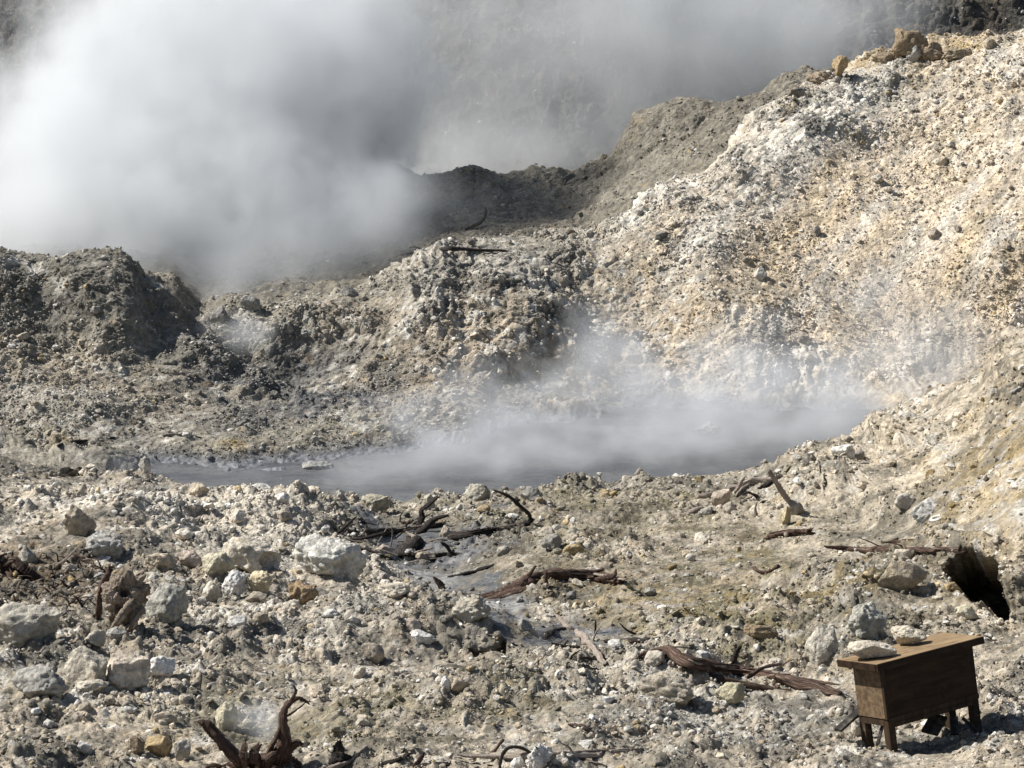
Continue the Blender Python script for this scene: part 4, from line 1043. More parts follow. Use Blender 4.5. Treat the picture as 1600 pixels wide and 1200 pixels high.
_wood_seed = [0]
def wood(name, label, category, mat, pts, rpx, limbs=(), lift=.35, group=None, sides=10, knob=.34):
    """rpx: radii in photograph pixels along the path; limbs: (name, pts, rpx)"""
    _wood_seed[0] += 1
    P3, anc = path3d(pts, rpx)
    s = anc / F
    rad = [rpx[min(i, len(rpx) - 1)] * s * .76 for i in range(len(P3))]
    P3 = [p + Vector((0, 0, rad[i] * lift)) if len(pts[i]) == 2 else p for i, p in enumerate(P3)]
    base = P3[0].copy()
    v, f, uv = tube([p - base for p in P3], rad, sides, _wood_seed[0], knob)
    o = add_mesh(name, v, f, mat, uvs=uv); o.location = base
    tag(o, label, category, group)
    main_rad = rad
    for nm, lp, lr in limbs:
        _wood_seed[0] += 1
        Q, _ = path3d(lp, lr, anc)
        rad = [lr[min(i, len(lr) - 1)] * s for i in range(len(Q))]
        v, f, uv = tube([p - base for p in Q], rad, max(5, sides - 3), _wood_seed[0], knob)
        add_mesh(nm, v, f, mat, parent=o, uvs=uv)
    if category == 'log':                       # split strands along the log
        for q in range(5):
            i0 = random.randrange(0, max(1, len(P3) - 2)); seg_ = P3[i0:i0 + 3]
            if len(seg_) < 2: continue
            rr_ = max(main_rad[i0], .01); a_ = random.uniform(.5, 2.6)
            off = Vector((0, -math.cos(a_) * .9, abs(math.sin(a_)))) * rr_
            Q = [p + off * random.uniform(.75, 1.15) - base for p in seg_]
            d_ = (Q[-1] - Q[-2]); Q.append(Q[-1] + d_ * .25 + Vector((random.uniform(-.03, .03), 0, random.uniform(-.02, .05))))
            v, f, uv = tube(Q, [rr_ * .10, rr_ * .24, rr_ * .22, rr_ * .05][:len(Q)], 6, _wood_seed[0] * 7 + q, .3)
            add_mesh('splinter', v, f, mat if q % 3 else W_GREY, parent=o, uvs=uv)
    return o

# root stump at the bottom edge
wood('root_stump', 'gnarled dark root stump with a hooked upright branch at the bottom edge', 'stump', W_RED,
     [(368, 1204), (400, 1194, 0.02), (440, 1192, 0.02), (466, 1202, 0.02)], [16, 22, 22, 12],
     [('branch', [(380, 1188, 0), (362, 1174, 0), (345, 1158, 0), (330, 1142, 0), (322, 1134, -.02), (312, 1128, -.02)], [12, 10, 9, 8, 8, 4]),
      ('branch', [(434, 1188, -.02), (444, 1158, -.05), (441, 1130, -.05), (443, 1112, -.02), (452, 1099, 0), (466, 1091, .05), (478, 1096, .08), (483, 1100, .08)], [11, 9, 6.5, 5.5, 4.5, 4, 3, 1.5]),
      ('branch', [(420, 1182, -.03), (428, 1160, -.1), (437, 1140, -.06), (440, 1128, -.05)], [4.5, 4, 3, 2]),
      ('branch', [(445, 1186, 0), (455, 1168, 0), (464, 1160, -.03), (470, 1162, -.03)], [10, 8, 6.5, 4]),
      ('branch', [(450, 1118, 0), (460, 1112, .04), (472, 1102, .06), (478, 1096, .06)], [2.2, 1.8, 1.4, .8]),
      ('branch', [(457, 1092, 0), (462, 1080, .02), (458, 1072, .02)], [2.6, 2, 1.2]),
      ('root', [(384, 1198, -.1), (381, 1178, -.12), (384, 1164, -.12)], [8, 7, 4]),
      ('root', [(400, 1190, -.12), (398, 1176, -.13), (404, 1166, -.12)], [9, 7, 4]),
      ('root', [(350, 1202, -.06), (334, 1196, -.1), (322, 1200, -.1)], [6, 4, 2]),
      ('root', [(418, 1196, -.14), (424, 1184, -.16), (432, 1178, -.14)], [8, 7, 4])], sides=12)
wood('dark_stump', 'small black broken stump right of the root stump', 'stump', W_DARK, [(525, 1192), (528, 1172, .05), (530, 1160, .05)], [16, 12, 5],
     [('root', [(535, 1182, 0), (548, 1186, .02), (556, 1190, .02)], [5, 4, 2])])
wood('branch', 'pale knobbly branch lying right of the small black stump', 'branch', W_GREY, [(515, 1203), (545, 1192), (560, 1178), (572, 1168)], [7, 6, 4, 3])
wood('dead_branch', 'short dark stick crossing the bottom edge left of centre', 'branch', W_DARK, [(600, 1194), (622, 1188), (640, 1180)], [4, 4, 3], [('branch', [(622, 1188, 0), (632, 1172, .0)], [3, 2])])
wood('dead_branch', 'short dark upright stub beside the crossing stick at the bottom', 'branch', W_RED, [(648, 1200), (660, 1180, .05)], [6, 4])
# bottom middle
wood('log', 'long grey brown log lying along the bottom edge', 'log', W_GREY, [(770, 1182), (850, 1184), (930, 1180), (1000, 1176)], [7, 8, 9, 5], [('branch', [(800, 1183, -.02), (740, 1182, -.05), (714, 1178, -.05)], [5, 4, 2])])
wood('dead_branch', 'dark arched branch looping over the log at the bottom edge', 'branch', W_DARK, [(781, 1204), (786, 1176, -.02), (800, 1167, 0), (822, 1172, 0), (845, 1186, -.02)], [4, 4, 4, 4, 3])
wood('dead_branch', 'slanting brown stick rising from the bottom edge', 'branch', W_RED, [(744, 1202), (766, 1182), (786, 1156, .1)], [5, 4, 3])
wood('dead_branch', 'low dark stick lying left of the slanting brown stick', 'branch', W_DARK, [(660, 1199), (700, 1195), (730, 1192)], [6, 6, 3])
wood('bark_strip', 'reddish brown strip of wood below the white crust', 'bark', W_RED, [(888, 1132), (910, 1136), (930, 1150), (944, 1160)], [2, 4, 5, 3])
# middle: reddish log
wood('log', 'thick reddish brown log broken at its right end', 'log', W_RED, [(806, 922), (835, 910), (880, 905), (930, 906), (970, 912)], [9, 13, 12, 10, 6],
     [('branch', [(830, 912, 0), (790, 928, -.1), (760, 934, -.15), (735, 944, -.2)], [11, 9, 8, 4]),
      ('branch', [(850, 922, -.2), (800, 928, -.25), (765, 938, -.3), (742, 948, -.35)], [8, 7, 6, 3]),
      ('branch', [(815, 912, -.05), (828, 898, -.02), (836, 886, 0)], [6, 4, 2]),
      ('branch', [(852, 920, -.14), (853, 905, -.18), (854, 896, -.18)], [3, 3, 2]),
      ('splinter', [(940, 905, -.08), (958, 900, -.1), (962, 892, -.1)], [4, 4, 2]),
      ('branch', [(780, 938, -.3), (770, 950, -.4), (760, 958, -.45)], [5, 4, 2])], sides=12, lift=.7)
# long twisted log
wood('log', 'long twisted log with reddish grain reaching towards the wooden box', 'log', W_GREY if False else W_RED,
     [(1000, 1030), (1035, 1025), (1062, 1036), (1095, 1050), (1150, 1056), (1220, 1068), (1290, 1082), (1312, 1086)], [6, 10, 13, 13, 13, 12, 8, 4],
     [('branch', [(1062, 1050, -.06), (1110, 1062, -.1), (1180, 1072, -.1), (1250, 1082, -.08)], [7, 7, 6, 3]),
      ('branch', [(1170, 1058, 0), (1190, 1044, .1), (1220, 1038, .15)], [3, 2.5, 1.5]),
      ('branch', [(1215, 1074, -.1), (1222, 1086, -.14), (1220, 1094, -.15)], [4, 3, 2]),
      ('splinter', [(1070, 1030, .0), (1120, 1044, .02), (1170, 1050, .02)], [4, 4, 2])], sides=12, lift=.9)
wood('dead_branch', 'pale diagonal branch above the dark tangle', 'branch', W_GREY, [(868, 962), (890, 982), (905, 992), (925, 1012), (945, 1040)], [4, 6, 8, 7, 5],
     [('branch', [(905, 990, 0), (915, 978, 0), (912, 962, 0)], [5, 4, 3])])
wood('dead_branch', 'straight black branch lying right of the diagonal branch', 'branch', W_DARK, [(948, 1003), (1000, 1002), (1054, 1004)], [5, 6, 5])
wood('dead_branch', 'short black branch at the foot of the diagonal branch', 'branch', W_DARK, [(912, 1042), (930, 1050), (948, 1056)], [5, 6, 4])
wood('dead_branch', 'dark curled branch left of the diagonal branch', 'branch', W_DARK, [(852, 1000), (862, 988), (880, 984)], [6, 6, 4])
wood('dead_branch', 'thin grey stick standing in the dark tangle', 'branch', W_GREY, [(926, 1002), (932, 988, 0), (938, 980, 0)], [2.5, 2, 1.5])
wood('dead_branch', 'thin dark stick standing behind the diagonal branch', 'branch', W_DARK, [(930, 990), (930, 970, 0)], [3, 2.2])
wood('stump', 'short dark stump standing above the long twisted log', 'stump', W_DARK, [(1145, 1035), (1150, 1018, .02), (1156, 1010, .02)], [7, 6, 4])
# driftwood heap
wood('log', 'dark wet trunk lying across the driftwood heap', 'log', W_DARK, [(515, 828), (560, 834), (620, 832), (665, 826), (690, 822)], [4, 7, 7, 6, 4], [('branch', [(530, 830, 0), (545, 818, 0), (556, 808, 0)], [2.5, 2, 1.2]), ('branch', [(600, 834, 0), (560, 842, -.1), (530, 844, -.1)], [4, 3, 2])])
wood('dead_branch', 'dark branch standing upright with a hooked tip in the driftwood heap', 'branch', W_DARK, [(654, 825), (660, 808, 0), (658, 798, 0), (668, 790, 0), (684, 777, 0)], [6, 6, 5, 5, 2.5])
wood('dead_branch', 'dark curved branch right of the upright hooked one', 'branch', W_DARK, [(650, 834), (664, 824, 0), (678, 812, 0), (698, 806, 0)], [6, 6, 5, 2.5])
wood('log', 'dark rotten log in front of the driftwood heap', 'log', W_DARK, [(632, 872), (640, 860), (648, 852), (640, 846)], [14, 16, 14, 8], [('branch', [(640, 866, -.05), (670, 870, -.1), (700, 866, -.1)], [6, 5, 3])])
wood('dead_branch', 'thin bleached stick crossing the dark rotten log', 'branch', W_GREY, [(634, 870, ), (655, 862, -.1), (675, 856, -.1)], [2.6, 2.4, 2])
for k, (a, b_) in enumerate([((548, 826), (578, 850)), ((556, 838), (572, 826)), ((592, 846), (606, 822)), ((566, 828), (582, 852)), ((610, 856), (612, 822)), ((590, 818), (600, 840)), ((530, 838), (570, 846)), ((620, 846), (648, 838)), ((580, 860), (622, 868)), ((655, 850), (690, 842)), ((540, 822), (560, 834)), ((636, 880), (690, 872))]):
    mid = ((a[0] + b_[0]) / 2 + random.uniform(-4, 4), (a[1] + b_[1]) / 2 + random.uniform(-4, 4), 0)
    wood('twig', 'thin pale twig poking out of the driftwood heap', 'twig', W_GREY, [a, mid, (b_[0], b_[1], 0)], [1.5, 1.3, .9], group='twigs in the driftwood heap', sides=6)
wood('dead_branch', 'small dark forked stub standing in the wet mud', 'branch', W_DARK, [(706, 868), (698, 854, 0), (690, 848, 0)], [5, 4, 2.5], [('branch', [(704, 866, 0), (720, 868, -.02), (732, 866, -.02)], [4, 4, 3])])
wood('log', 'half sunk grey trunk behind the mud gully', 'log', W_DARK, [(708, 842), (740, 836), (770, 830), (800, 826)], [8, 6, 5, 4], [('branch', [(712, 840, 0), (710, 832, 0)], [3, 2])])
wood('dead_branch', 'thin black branch curving up over the steam', 'branch', W_DARK, [(826, 822), (828, 806, 0), (812, 790, 0), (796, 776, 0), (771, 766, 0)], [4, 4, 3.4, 3, 1.6], [('branch', [(826, 818, 0), (810, 826, 0), (800, 832, 0)], [6, 7, 5])])
wood('dead_branch', 'dark sunken stick lying in the grey mud gully', 'branch', W_DARK, [(702, 902), (722, 898), (744, 894)], [3, 4, 3])
wood('dead_branch', 'dark stick at the right edge of the mud gully', 'branch', W_DARK, [(746, 892), (760, 888), (770, 884)], [4, 5, 3])
wood('stump', 'pointed brown stub by the flat topped cream stone', 'stump', W_RED, [(690, 920), (684, 910, 0), (678, 903, 0)], [8, 5, 2], [('root', [(690, 920, 0), (706, 924, -.02), (716, 926, -.02)], [4, 4, 2])])
def sticks(n, x0_, x1_, y0_, y1_, label, group, mats, r0_=(1.5, 4.0), ln_=(16, 46)):
    for k in range(n):
        x0, y0 = random.uniform(x0_, x1_), random.uniform(y0_, y1_)
        ln = random.uniform(*ln_); an = random.uniform(-.5, .5) if k % 3 else random.uniform(.5, 1.4)
        x1, y1 = x0 + ln * math.cos(an) * random.choice((-1, 1)), y0 - ln * math.sin(an) * .6
        r1 = random.uniform(*r0_)
        wood('dead_branch', label, 'branch', random.choice(mats), [(x0, y0), ((x0 + x1) / 2 + random.uniform(-5, 5), (y0 + y1) / 2 + random.uniform(-4, 2), random.uniform(-.05, .05)), (x1, y1, random.uniform(-.1, .15))], [r1, r1 * .8, r1 * .45], group=group, sides=7)
sticks(16, 850, 1040, 985, 1052, 'short dead stick in the dark tangle around the diagonal branch', 'sticks in the dark tangle', [W_DARK, W_DARK, W_RED])
sticks(18, 530, 700, 812, 880, 'short dead stick lying in the driftwood heap', 'sticks in the driftwood heap', [W_DARK, W_RED, W_DARK])
sticks(10, 690, 980, 1172, 1196, 'short dead stick beside the log at the bottom edge', 'sticks along the bottom edge', [W_RED, W_DARK, W_GREY])
sticks(8, 1090, 1200, 765, 800, 'short dead stick beside the grey trunk at the pool end', 'sticks at the pool end', [W_GREY, W_DARK])
sticks(7, 1330, 1540, 850, 868, 'thin dead stick lying along the long flat root', 'sticks along the flat root', [W_RED, W_RED, W_GREY], (1.2, 2.6), (24, 60))
# by the pool, right
wood('dead_branch', 'pale split post leaning on the gravel ledge', 'post', W_GREY, [(1248, 802), (1236, 786, -.03), (1218, 762, -.06), (1201, 736, -.1)], [6, 5, 5, 4])
wood('log', 'charred beam lying behind the leaning pale post', 'log', W_DARK, [(1188, 764), (1208, 754), (1228, 744), (1234, 734, .0)], [6, 7, 6, 3])
wood('log', 'grey weathered trunk lying at the right end of the pool', 'log', W_GREY, [(1090, 778), (1125, 772), (1165, 758), (1208, 752)], [5, 6, 8, 6], [('branch', [(1150, 766, 0), (1158, 752, -.02), (1164, 745, -.02)], [4, 3, 2]), ('branch', [(1152, 772, -.05), (1160, 762, -.06), (1170, 756, -.06)], [3, 2.5, 2])])
wood('dead_branch', 'small pale upright stick below the grey trunk', 'branch', W_GREY, [(1182, 808), (1180, 796, 0), (1183, 785, 0)], [3, 3, 1.5])
wood('dead_branch', 'grey stick lying left of the brown rounded stone', 'branch', W_GREY, [(1068, 806), (1088, 798), (1100, 796)], [5, 5, 3])
# right, broken trunk
wood('log', 'square broken dark red log end on the yellow flat', 'log', W_RED, [(1202, 842), (1235, 838), (1262, 836)], [7, 8, 7], [('branch', [(1258, 838, 0), (1290, 846, 0), (1330, 854, 0)], [4, 4, 2])], lift=.8)
wood('log', 'long flat reddish root running to the right above the cave', 'log', W_RED, [(1325, 860), (1380, 864), (1430, 864), (1480, 866), (1520, 860), (1558, 856)], [4, 7, 7, 8, 5, 2],
     [('branch', [(1370, 862, 0), (1396, 856, -.05), (1424, 850, -.05)], [5, 5, 3]), ('branch', [(1345, 858, 0), (1310, 856, 0), (1290, 854, 0)], [3, 3, 2])], lift=.8)
wood('dead_branch', 'thin dark red strip of wood above the long flat root', 'branch', W_RED, [(1380, 848), (1405, 846), (1432, 843)], [2.5, 3, 2])
wood('dead_branch', 'forked red root piece above the right end of the flat root', 'branch', W_RED, [(1442, 846), (1462, 852), (1488, 855)], [2.5, 4, 3], [('branch', [(1455, 850, 0), (1470, 848, 0), (1480, 847, 0)], [2.5, 2, 1.5])])
wood('root', 'curled dark red root lying on the yellow ground', 'root', W_RED, [(1170, 882), (1180, 890), (1195, 895), (1212, 890), (1224, 878, 0)], [4, 4, 4, 5, 3])
wood('twig', 'thin fork of twigs right of the long twisted log', 'twig', W_GREY, [(1205, 1050), (1220, 1040, .02), (1240, 1030, .03)], [2, 1.6, 1])
# far ridge sticks
wood('dead_branch', 'long dark pole lying on the far ridge in front of the steam', 'branch', W_DARK, [(650, 396), (690, 390), (740, 391), (790, 393)], [2.5, 3.4, 3, 2], [('branch', [(664, 392, 0), (645, 395, 0), (626, 399, 0)], [2, 1.6, 1]), ('branch', [(664, 390, 0), (648, 386, 0), (640, 387, 0)], [1.8, 1.3, .9])])
wood('dead_branch', 'thin snag sticking up from the far ridge', 'branch', W_DARK, [(732, 358), (750, 348, .0), (758, 336, 0), (758, 325, 0)], [4, 4, 2.5, 1.6])
wood('twig', 'tiny stick standing on the jagged crag of the ridge', 'twig', W_DARK, [(388, 470), (389, 462, 0), (387, 460, 0)], [1.4, 1.2, 1])
wood('dead_branch', 'dark strip for the shadow under a ledge left of the pool', 'branch', W_DARK, [(92, 697), (130, 690), (178, 684)], [4, 4, 2])  # not wood: dark strip standing in for the shadow under a ledge
wood('dead_branch', 'dark stick half buried in the rim above the pool', 'branch', W_DARK, [(258, 682), (285, 682), (312, 684)], [3, 4, 2])
wood('dead_branch', 'bleached stick lying on the grey middle slope', 'branch', W_GREY, [(516, 520), (528, 533), (542, 546)], [1.8, 2, 1.6])
# left root tangle
wood('root_tangle', 'broken reddish stump of torn roots at the left edge', 'stump', W_RED, [(-20, 905), (10, 898, -.02), (35, 902, 0)], [30, 26, 16],
     [('root', [(10, 880, -.1), (22, 876, -.15), (40, 890, -.2), (58, 900, -.2)], [7, 6, 7, 5]),
      ('root', [(18, 900, -.2), (26, 912, -.25), (44, 920, -.3)], [7, 6, 5]),
      ('root', [(50, 902, -.15), (64, 908, -.2), (70, 922, -.2)], [6, 6, 5]),
      ('root', [(0, 884, -.1), (-2, 872, -.1), (8, 866, -.1)], [5, 4, 2]),
      ('root', [(18, 872, -.1), (20, 862, -.12)], [2, 1])], sides=12)
wood('dead_branch', 'grey stick leaning over the root tangle', 'branch', W_GREY, [(84, 888), (104, 872, -.02), (125, 852, -.02)], [2.6, 2.2, 1.6])
wood('dead_branch', 'dark red stick lying right of the leaning grey stick', 'branch', W_RED, [(116, 868), (140, 880), (162, 894)], [3, 3, 2.4])
for k in range(80):
    x0, y0 = random.uniform(-5, 165), random.uniform(872, 968)
    an = random.uniform(0, 6.28); ln = random.uniform(14, 34)
    x1, y1 = x0 + ln * math.cos(an), y0 - abs(ln * math.sin(an)) * .6
    wood('twig', 'thin dead twig in the root tangle at the left edge', 'twig', random.choice([W_RED, W_DARK, W_GREY]), [(x0, y0), ((x0 + x1) / 2 + random.uniform(-5, 5), (y0 + y1) / 2 - 4, 0), (x1, y1, random.uniform(-.1, .1))], [random.choice([1.2, 1.7, 2.4]), 1.3, .7], group='twigs in the left root tangle', sides=5)
wood('log', 'dark leaning log standing against the gnarled stump', 'log', W_RED, [(152, 966), (155, 940, -.05), (163, 912, -.05), (171, 893, -.03)], [7, 8, 8, 6])
# gnarled weathered stump with a hole
p, r_, k_ = hit(195, 985)
s_ = p.y / F
v, f = rock_shape(5, 913, cuts=3, rough=.34, lumpy=.34, hole=(.15, -1, .42, .30, .8))
hh = np.array((-.35, -1, -.35)); hh /= np.linalg.norm(hh)
v = v - (hh * .5)[None, :] * smooth(.34, .16, np.linalg.norm(v / np.linalg.norm(v, axis=1, keepdims=True) - hh, axis=1))[:, None]
v[:, 0] *= 1 + .22 * v[:, 2]
v += (.07 * fbm(v * np.array((6, 6, 1.6)), 4, .6, 91, ridged=True))[:, None] * v
W_STUMP = wood_material('weathered_stump', (.15, .115, .085), (.31, .25, .19), (.48, .43, .36))
st = add_mesh('gnarled_stump', v * np.array((39 * s_, 26 * s_, 54 * s_)), f, W_STUMP, uvs=np.stack([v[:, 2] * .5, np.arctan2(v[:, 1], v[:, 0]) / 6.28], -1))
st.location = (p.x, p.y + 20 * s_, p.z + 46 * s_)
tag(st, 'gnarled weathered grey brown stump with a dark hole', 'stump')
for pts, rp in (([(205, 945, -.04), (190, 962, -.10), (180, 975, -.10), (170, 990, -.08)], [8, 7, 6, 4]), ([(222, 955, 0), (208, 972, -.08), (202, 985, -.08), (190, 998, -.06)], [5, 6, 6, 3])):
    Q, _ = path3d(pts, rp, p.y)
    v, f, uv = tube([q - st.location for q in Q], [x * s_ for x in rp], 9, 77, .4)
    add_mesh('root', v, f, W_STUMP, parent=st, uvs=uv)

# two small pale hoops lying on the right slope
def hoop(px, py, rpx, label):
    q, r, k = hit(px, py); s = q.y / F
    vs, fs = [], []
    for i in range(24):
        a = 2 * math.pi * i / 24
        for j in range(8):
            b_ = 2 * math.pi * j / 8
            rr_ = rpx * s + 2.4 * s * math.cos(b_)
            vs.append((rr_ * math.cos(a), rr_ * math.sin(a), 2.4 * s * math.sin(b_)))
    for i in range(24):
        for j in range(8):
            fs.append((i * 8 + j, ((i + 1) % 24) * 8 + j, ((i + 1) % 24) * 8 + (j + 1) % 8, i * 8 + (j + 1) % 8))
    mt = bpy.data.materials.get('dusty_white_pipe')
    if not mt:
        mt = bpy.data.materials.new('dusty_white_pipe'); nt, N, L = nodes_of(mt)
        o_ = N.new('ShaderNodeOutputMaterial'); b2 = N.new('ShaderNodeBsdfPrincipled'); L.new(b2.outputs[0], o_.inputs[0])
        g = N.new('ShaderNodeNewGeometry'); nn = noise(nt, g.outputs['Position'], 30, 4, .6)
        L.new(mixrgb(nt, nn.outputs[0], (.6, .57, .5), (.75, .74, .7)), b2.inputs['Base Color']); b2.inputs['Roughness'].default_value = .6
    o = add_mesh('hoop', vs, fs, mt); o.location = q + Vector((0, 0, .02))
    n = Vector(N1[r, k]); o.rotation_euler = (n * .6 + Vector((0, -.2, 1))).to_track_quat('Z', 'Y').to_euler()
    tag(o, label, 'hoop')
hoop(1464, 812, 10, 'white hoop lying on the gravel right of the pale crumbling rock')
hoop(1580, 753, 6, 'small pale hoop on the yellow slope near the frame edge')

# ------------------------------------------------------------------ wooden box on legs
def plank_material(name, dark, light, along='X'):
    mat = bpy.data.materials.new(name); nt, N, L = nodes_of(mat)
    out = N.new('ShaderNodeOutputMaterial'); b = N.new('ShaderNodeBsdfPrincipled'); L.new(b.outputs[0], out.inputs[0])
    tc = N.new('ShaderNodeTexCoord'); mp = N.new('ShaderNodeMapping')
    mp.inputs['Scale'].default_value = (2, 14, 14) if along == 'X' else (14, 14, 2)
    L.new(tc.outputs['Object'], mp.inputs[0])
    a = noise(nt, mp.outputs[0], 1.3, 5, .6); c = noise(nt, tc.outputs['Object'], 6, 5, .65)
    col = mixrgb(nt, maprange(nt, a.outputs[0], .35, .65), dark, light)
    col = mixrgb(nt, maprange(nt, c.outputs[0], .52, .68, 0, .6), col, tuple(x * .5 for x in dark))
    sp = N.new('ShaderNodeSeparateXYZ'); L.new(tc.outputs['Object'], sp.inputs[0])
    du = noise(nt, tc.outputs['Object'], 9, 6, .7); dz = maprange(nt, sp.outputs[2], .62, .10, -.16, .10)
    dd = math_node(nt, 'ADD', du.outputs[0], dz)
    col = mixrgb(nt, maprange(nt, dd, .62, .78, 0, .30), col, (.30, .26, .20))      # splashed mud and mineral dust, thicker towards the feet
    L.new(col, b.inputs['Base Color']); b.inputs['Roughness'].default_value = .7; b.inputs['Specular IOR Level'].default_value = .15
    bp = N.new('ShaderNodeBump'); bp.inputs['Strength'].default_value = .4; bp.inputs['Distance'].default_value = .01
    L.new(a.outputs[0], bp.inputs['Height']); L.new(bp.outputs[0], b.inputs['Normal'])
    return mat
M_PLY = plank_material('weathered_plywood', (.019, .0108, .006), (.043, .025, .0135))
M_LID = plank_material('sunbleached_lid_board', (.175, .118, .065), (.29, .205, .118))
M_POST = plank_material('dark_timber', (.026, .017, .010), (.06, .038, .023), 'Z')
M_END = plank_material('paler_end_board', (.085, .057, .033), (.19, .13, .078))  # end board coloured much paler than the side plywood

def box_part(name, lo, hi, mat, parent, bev=.006):
    import bmesh
    bm = bmesh.new(); bmesh.ops.create_cube(bm, size=1)
    lo, hi = Vector(lo), Vector(hi)
    for v_ in bm.verts:
        v_.co = Vector([(hi[i] + lo[i]) / 2 + v_.co[i] * (hi[i] - lo[i]) for i in range(3)])
    bmesh.ops.bevel(bm, geom=bm.edges[:], offset=bev, segments=2, affect='EDGES', profile=.6)
    me = bpy.data.meshes.new(name); bm.to_mesh(me); bm.free(); me.materials.append(mat)
    o = bpy.data.objects.new(name, me); COL.objects.link(o); o.parent = parent
    return o

bp0, r_, k_ = hit(1394, 1174)
YB = bp0.y
sB = YB / F
box = bpy.data.objects.new('wooden_box', None); COL.objects.link(box)
tag(box, 'weathered wooden box on four legs with stones weighing down its lid', 'box')
BL, BD = 1.14, 0.42             # length and depth between the leg corners
LEG, BH = 0.27, 0.55
yawB = math.radians(33)
box.location = at(1393, 1172, YB)
box.rotation_euler = (math.radians(-11), math.radians(-1.5), yawB)
t_ = .08
for nm, x, y in (('leg', 0, 0), ('leg', BL - t_, 0), ('leg', 0, BD - t_), ('leg', BL - t_, BD - t_)):
    box_part(nm, (x, y, -.10), (x + t_, y + t_, LEG + .03), M_POST, box)
box_part('side_panel', (0.015, -.006, LEG - .02), (BL - .01, .012, LEG + BH), M_PLY, box, .003)
box_part('side_panel', (0.015, BD - .012, LEG - .02), (BL - .01, BD + .006, LEG + BH), M_PLY, box, .003)
box_part('end_panel', (-.012, .012, LEG + .02), (.012, BD - .014, LEG + BH), M_END, box, .003)
box_part('end_panel', (BL - .012, .012, LEG - .02), (BL + .012, BD - .014, LEG + BH), M_PLY, box, .003)
box_part('corner_strip', (-.018, -.014, LEG + .02), (.012, .02, LEG + BH), M_POST, box, .003)
box_part('rail', (-.004, .058, LEG - .05), (.03, BD - .058, LEG + .012), M_POST, box, .003)
box_part('rail', (.06, -.002, LEG - .07), (BL - .06, .03, LEG - .024), M_POST, box, .003)
for nx in (.06, .30, .54, .78, 1.02):
    box_part('nail', (nx, -.0215, LEG + BH - .079), (nx + .012, -.012, LEG + BH - .067), M_POST, box, .003)
box_part('trim', (.03, -.016, LEG + BH - .10), (BL - .03, -.008, LEG + BH - .045), M_PLY, box, .002)
box_part('trim', (.0, -.014, LEG - .018), (BL - .0, -.007, LEG + .03), M_POST, box, .002)
box_part('bottom_board', (.02, .02, LEG + .012), (BL - .02, BD - .02, LEG + .03), M_PLY, box, .003)
lid = box_part('lid', (-.12, -.08, LEG + BH + .004), (BL + .07, BD + .06, LEG + BH + .024), M_LID, box, .003)
fr = M_POST
box_part('lid_edge', (-.125, -.09, LEG + BH - .045), (BL + .075, -.062, LEG + BH + .020), M_PLY, box, .003)
box_part('lid_edge', (-.13, -.061, LEG + BH - .045), (-.10, BD + .065, LEG + BH + .020), M_PLY, box, .003)
box_part('lid_edge', (BL + .05, -.061, LEG + BH - .045), (BL + .078, BD + .065, LEG + BH + .020), M_PLY, box, .003)
bpy.context.view_layer.update()
def lid_rock(px, lx, ly, wm, hm, color, label, seed, **kw):
    v, f = rock_shape(4, seed, **kw)
    o = add_mesh('rock', v * np.array((wm / 2, wm * .33, hm / 2)), f, M_ROCK)
    q = box.matrix_world @ Vector((lx, ly, LEG + BH + .024))
    o.location = q + Vector((0, 0, hm * .44)); o.color = (*color, 1); o.rotation_euler = (0, 0, .1)
    tag(o, label, 'rock')
lid_rock(0, .06, .22, .47, .21, (.62, .55, .44), 'cream lumpy stone weighing down the left end of the box lid', 701, cuts=7, rough=.14)
lid_rock(0, .64, .33, .34, .20, (.64, .57, .44), 'cream angular stone weighing down the back of the box lid', 702, cuts=10)
# dark boards under and beside the box
def board(label, a, b_, wpx, thick, cat='board'):
    pa, pb = at(*a), at(*b_)
    d_ = (pb - pa); ln = d_.length; s = pa.y / F
    o = box_part('board', (0, -wpx * s / 2, -thick / 2), (ln, wpx * s / 2, thick / 2), W_BOARD, None, .004)
    o.location = pa; o.rotation_euler = d_.to_track_quat('X', 'Z').to_euler()
    tag(o, label, cat)
W_BOARD = plank_material('blackened_board', (.02, .018, .016), (.045, .04, .035))
board('black board leaning out from under the left end of the box', (1309, 1141, YB + .25), (1346, 1108, YB + .5), 14, .03)
board('dark stick propped between the front legs of the box', (1371, 1163, YB + .08), (1380, 1130, YB + .25), 5, .03, 'stick')
board('wide black board leaning under the middle of the box', (1452, 1146, YB + .45), (1468, 1118, YB + .6), 30, .03)
board('narrow black board under the right end of the box', (1492, 1148, YB + .5), (1490, 1120, YB + .65), 14, .03)
board('black stick slanting to the right leg of the box', (1530, 1145, YB + .45), (1504, 1122, YB + .6), 5, .025, 'stick')

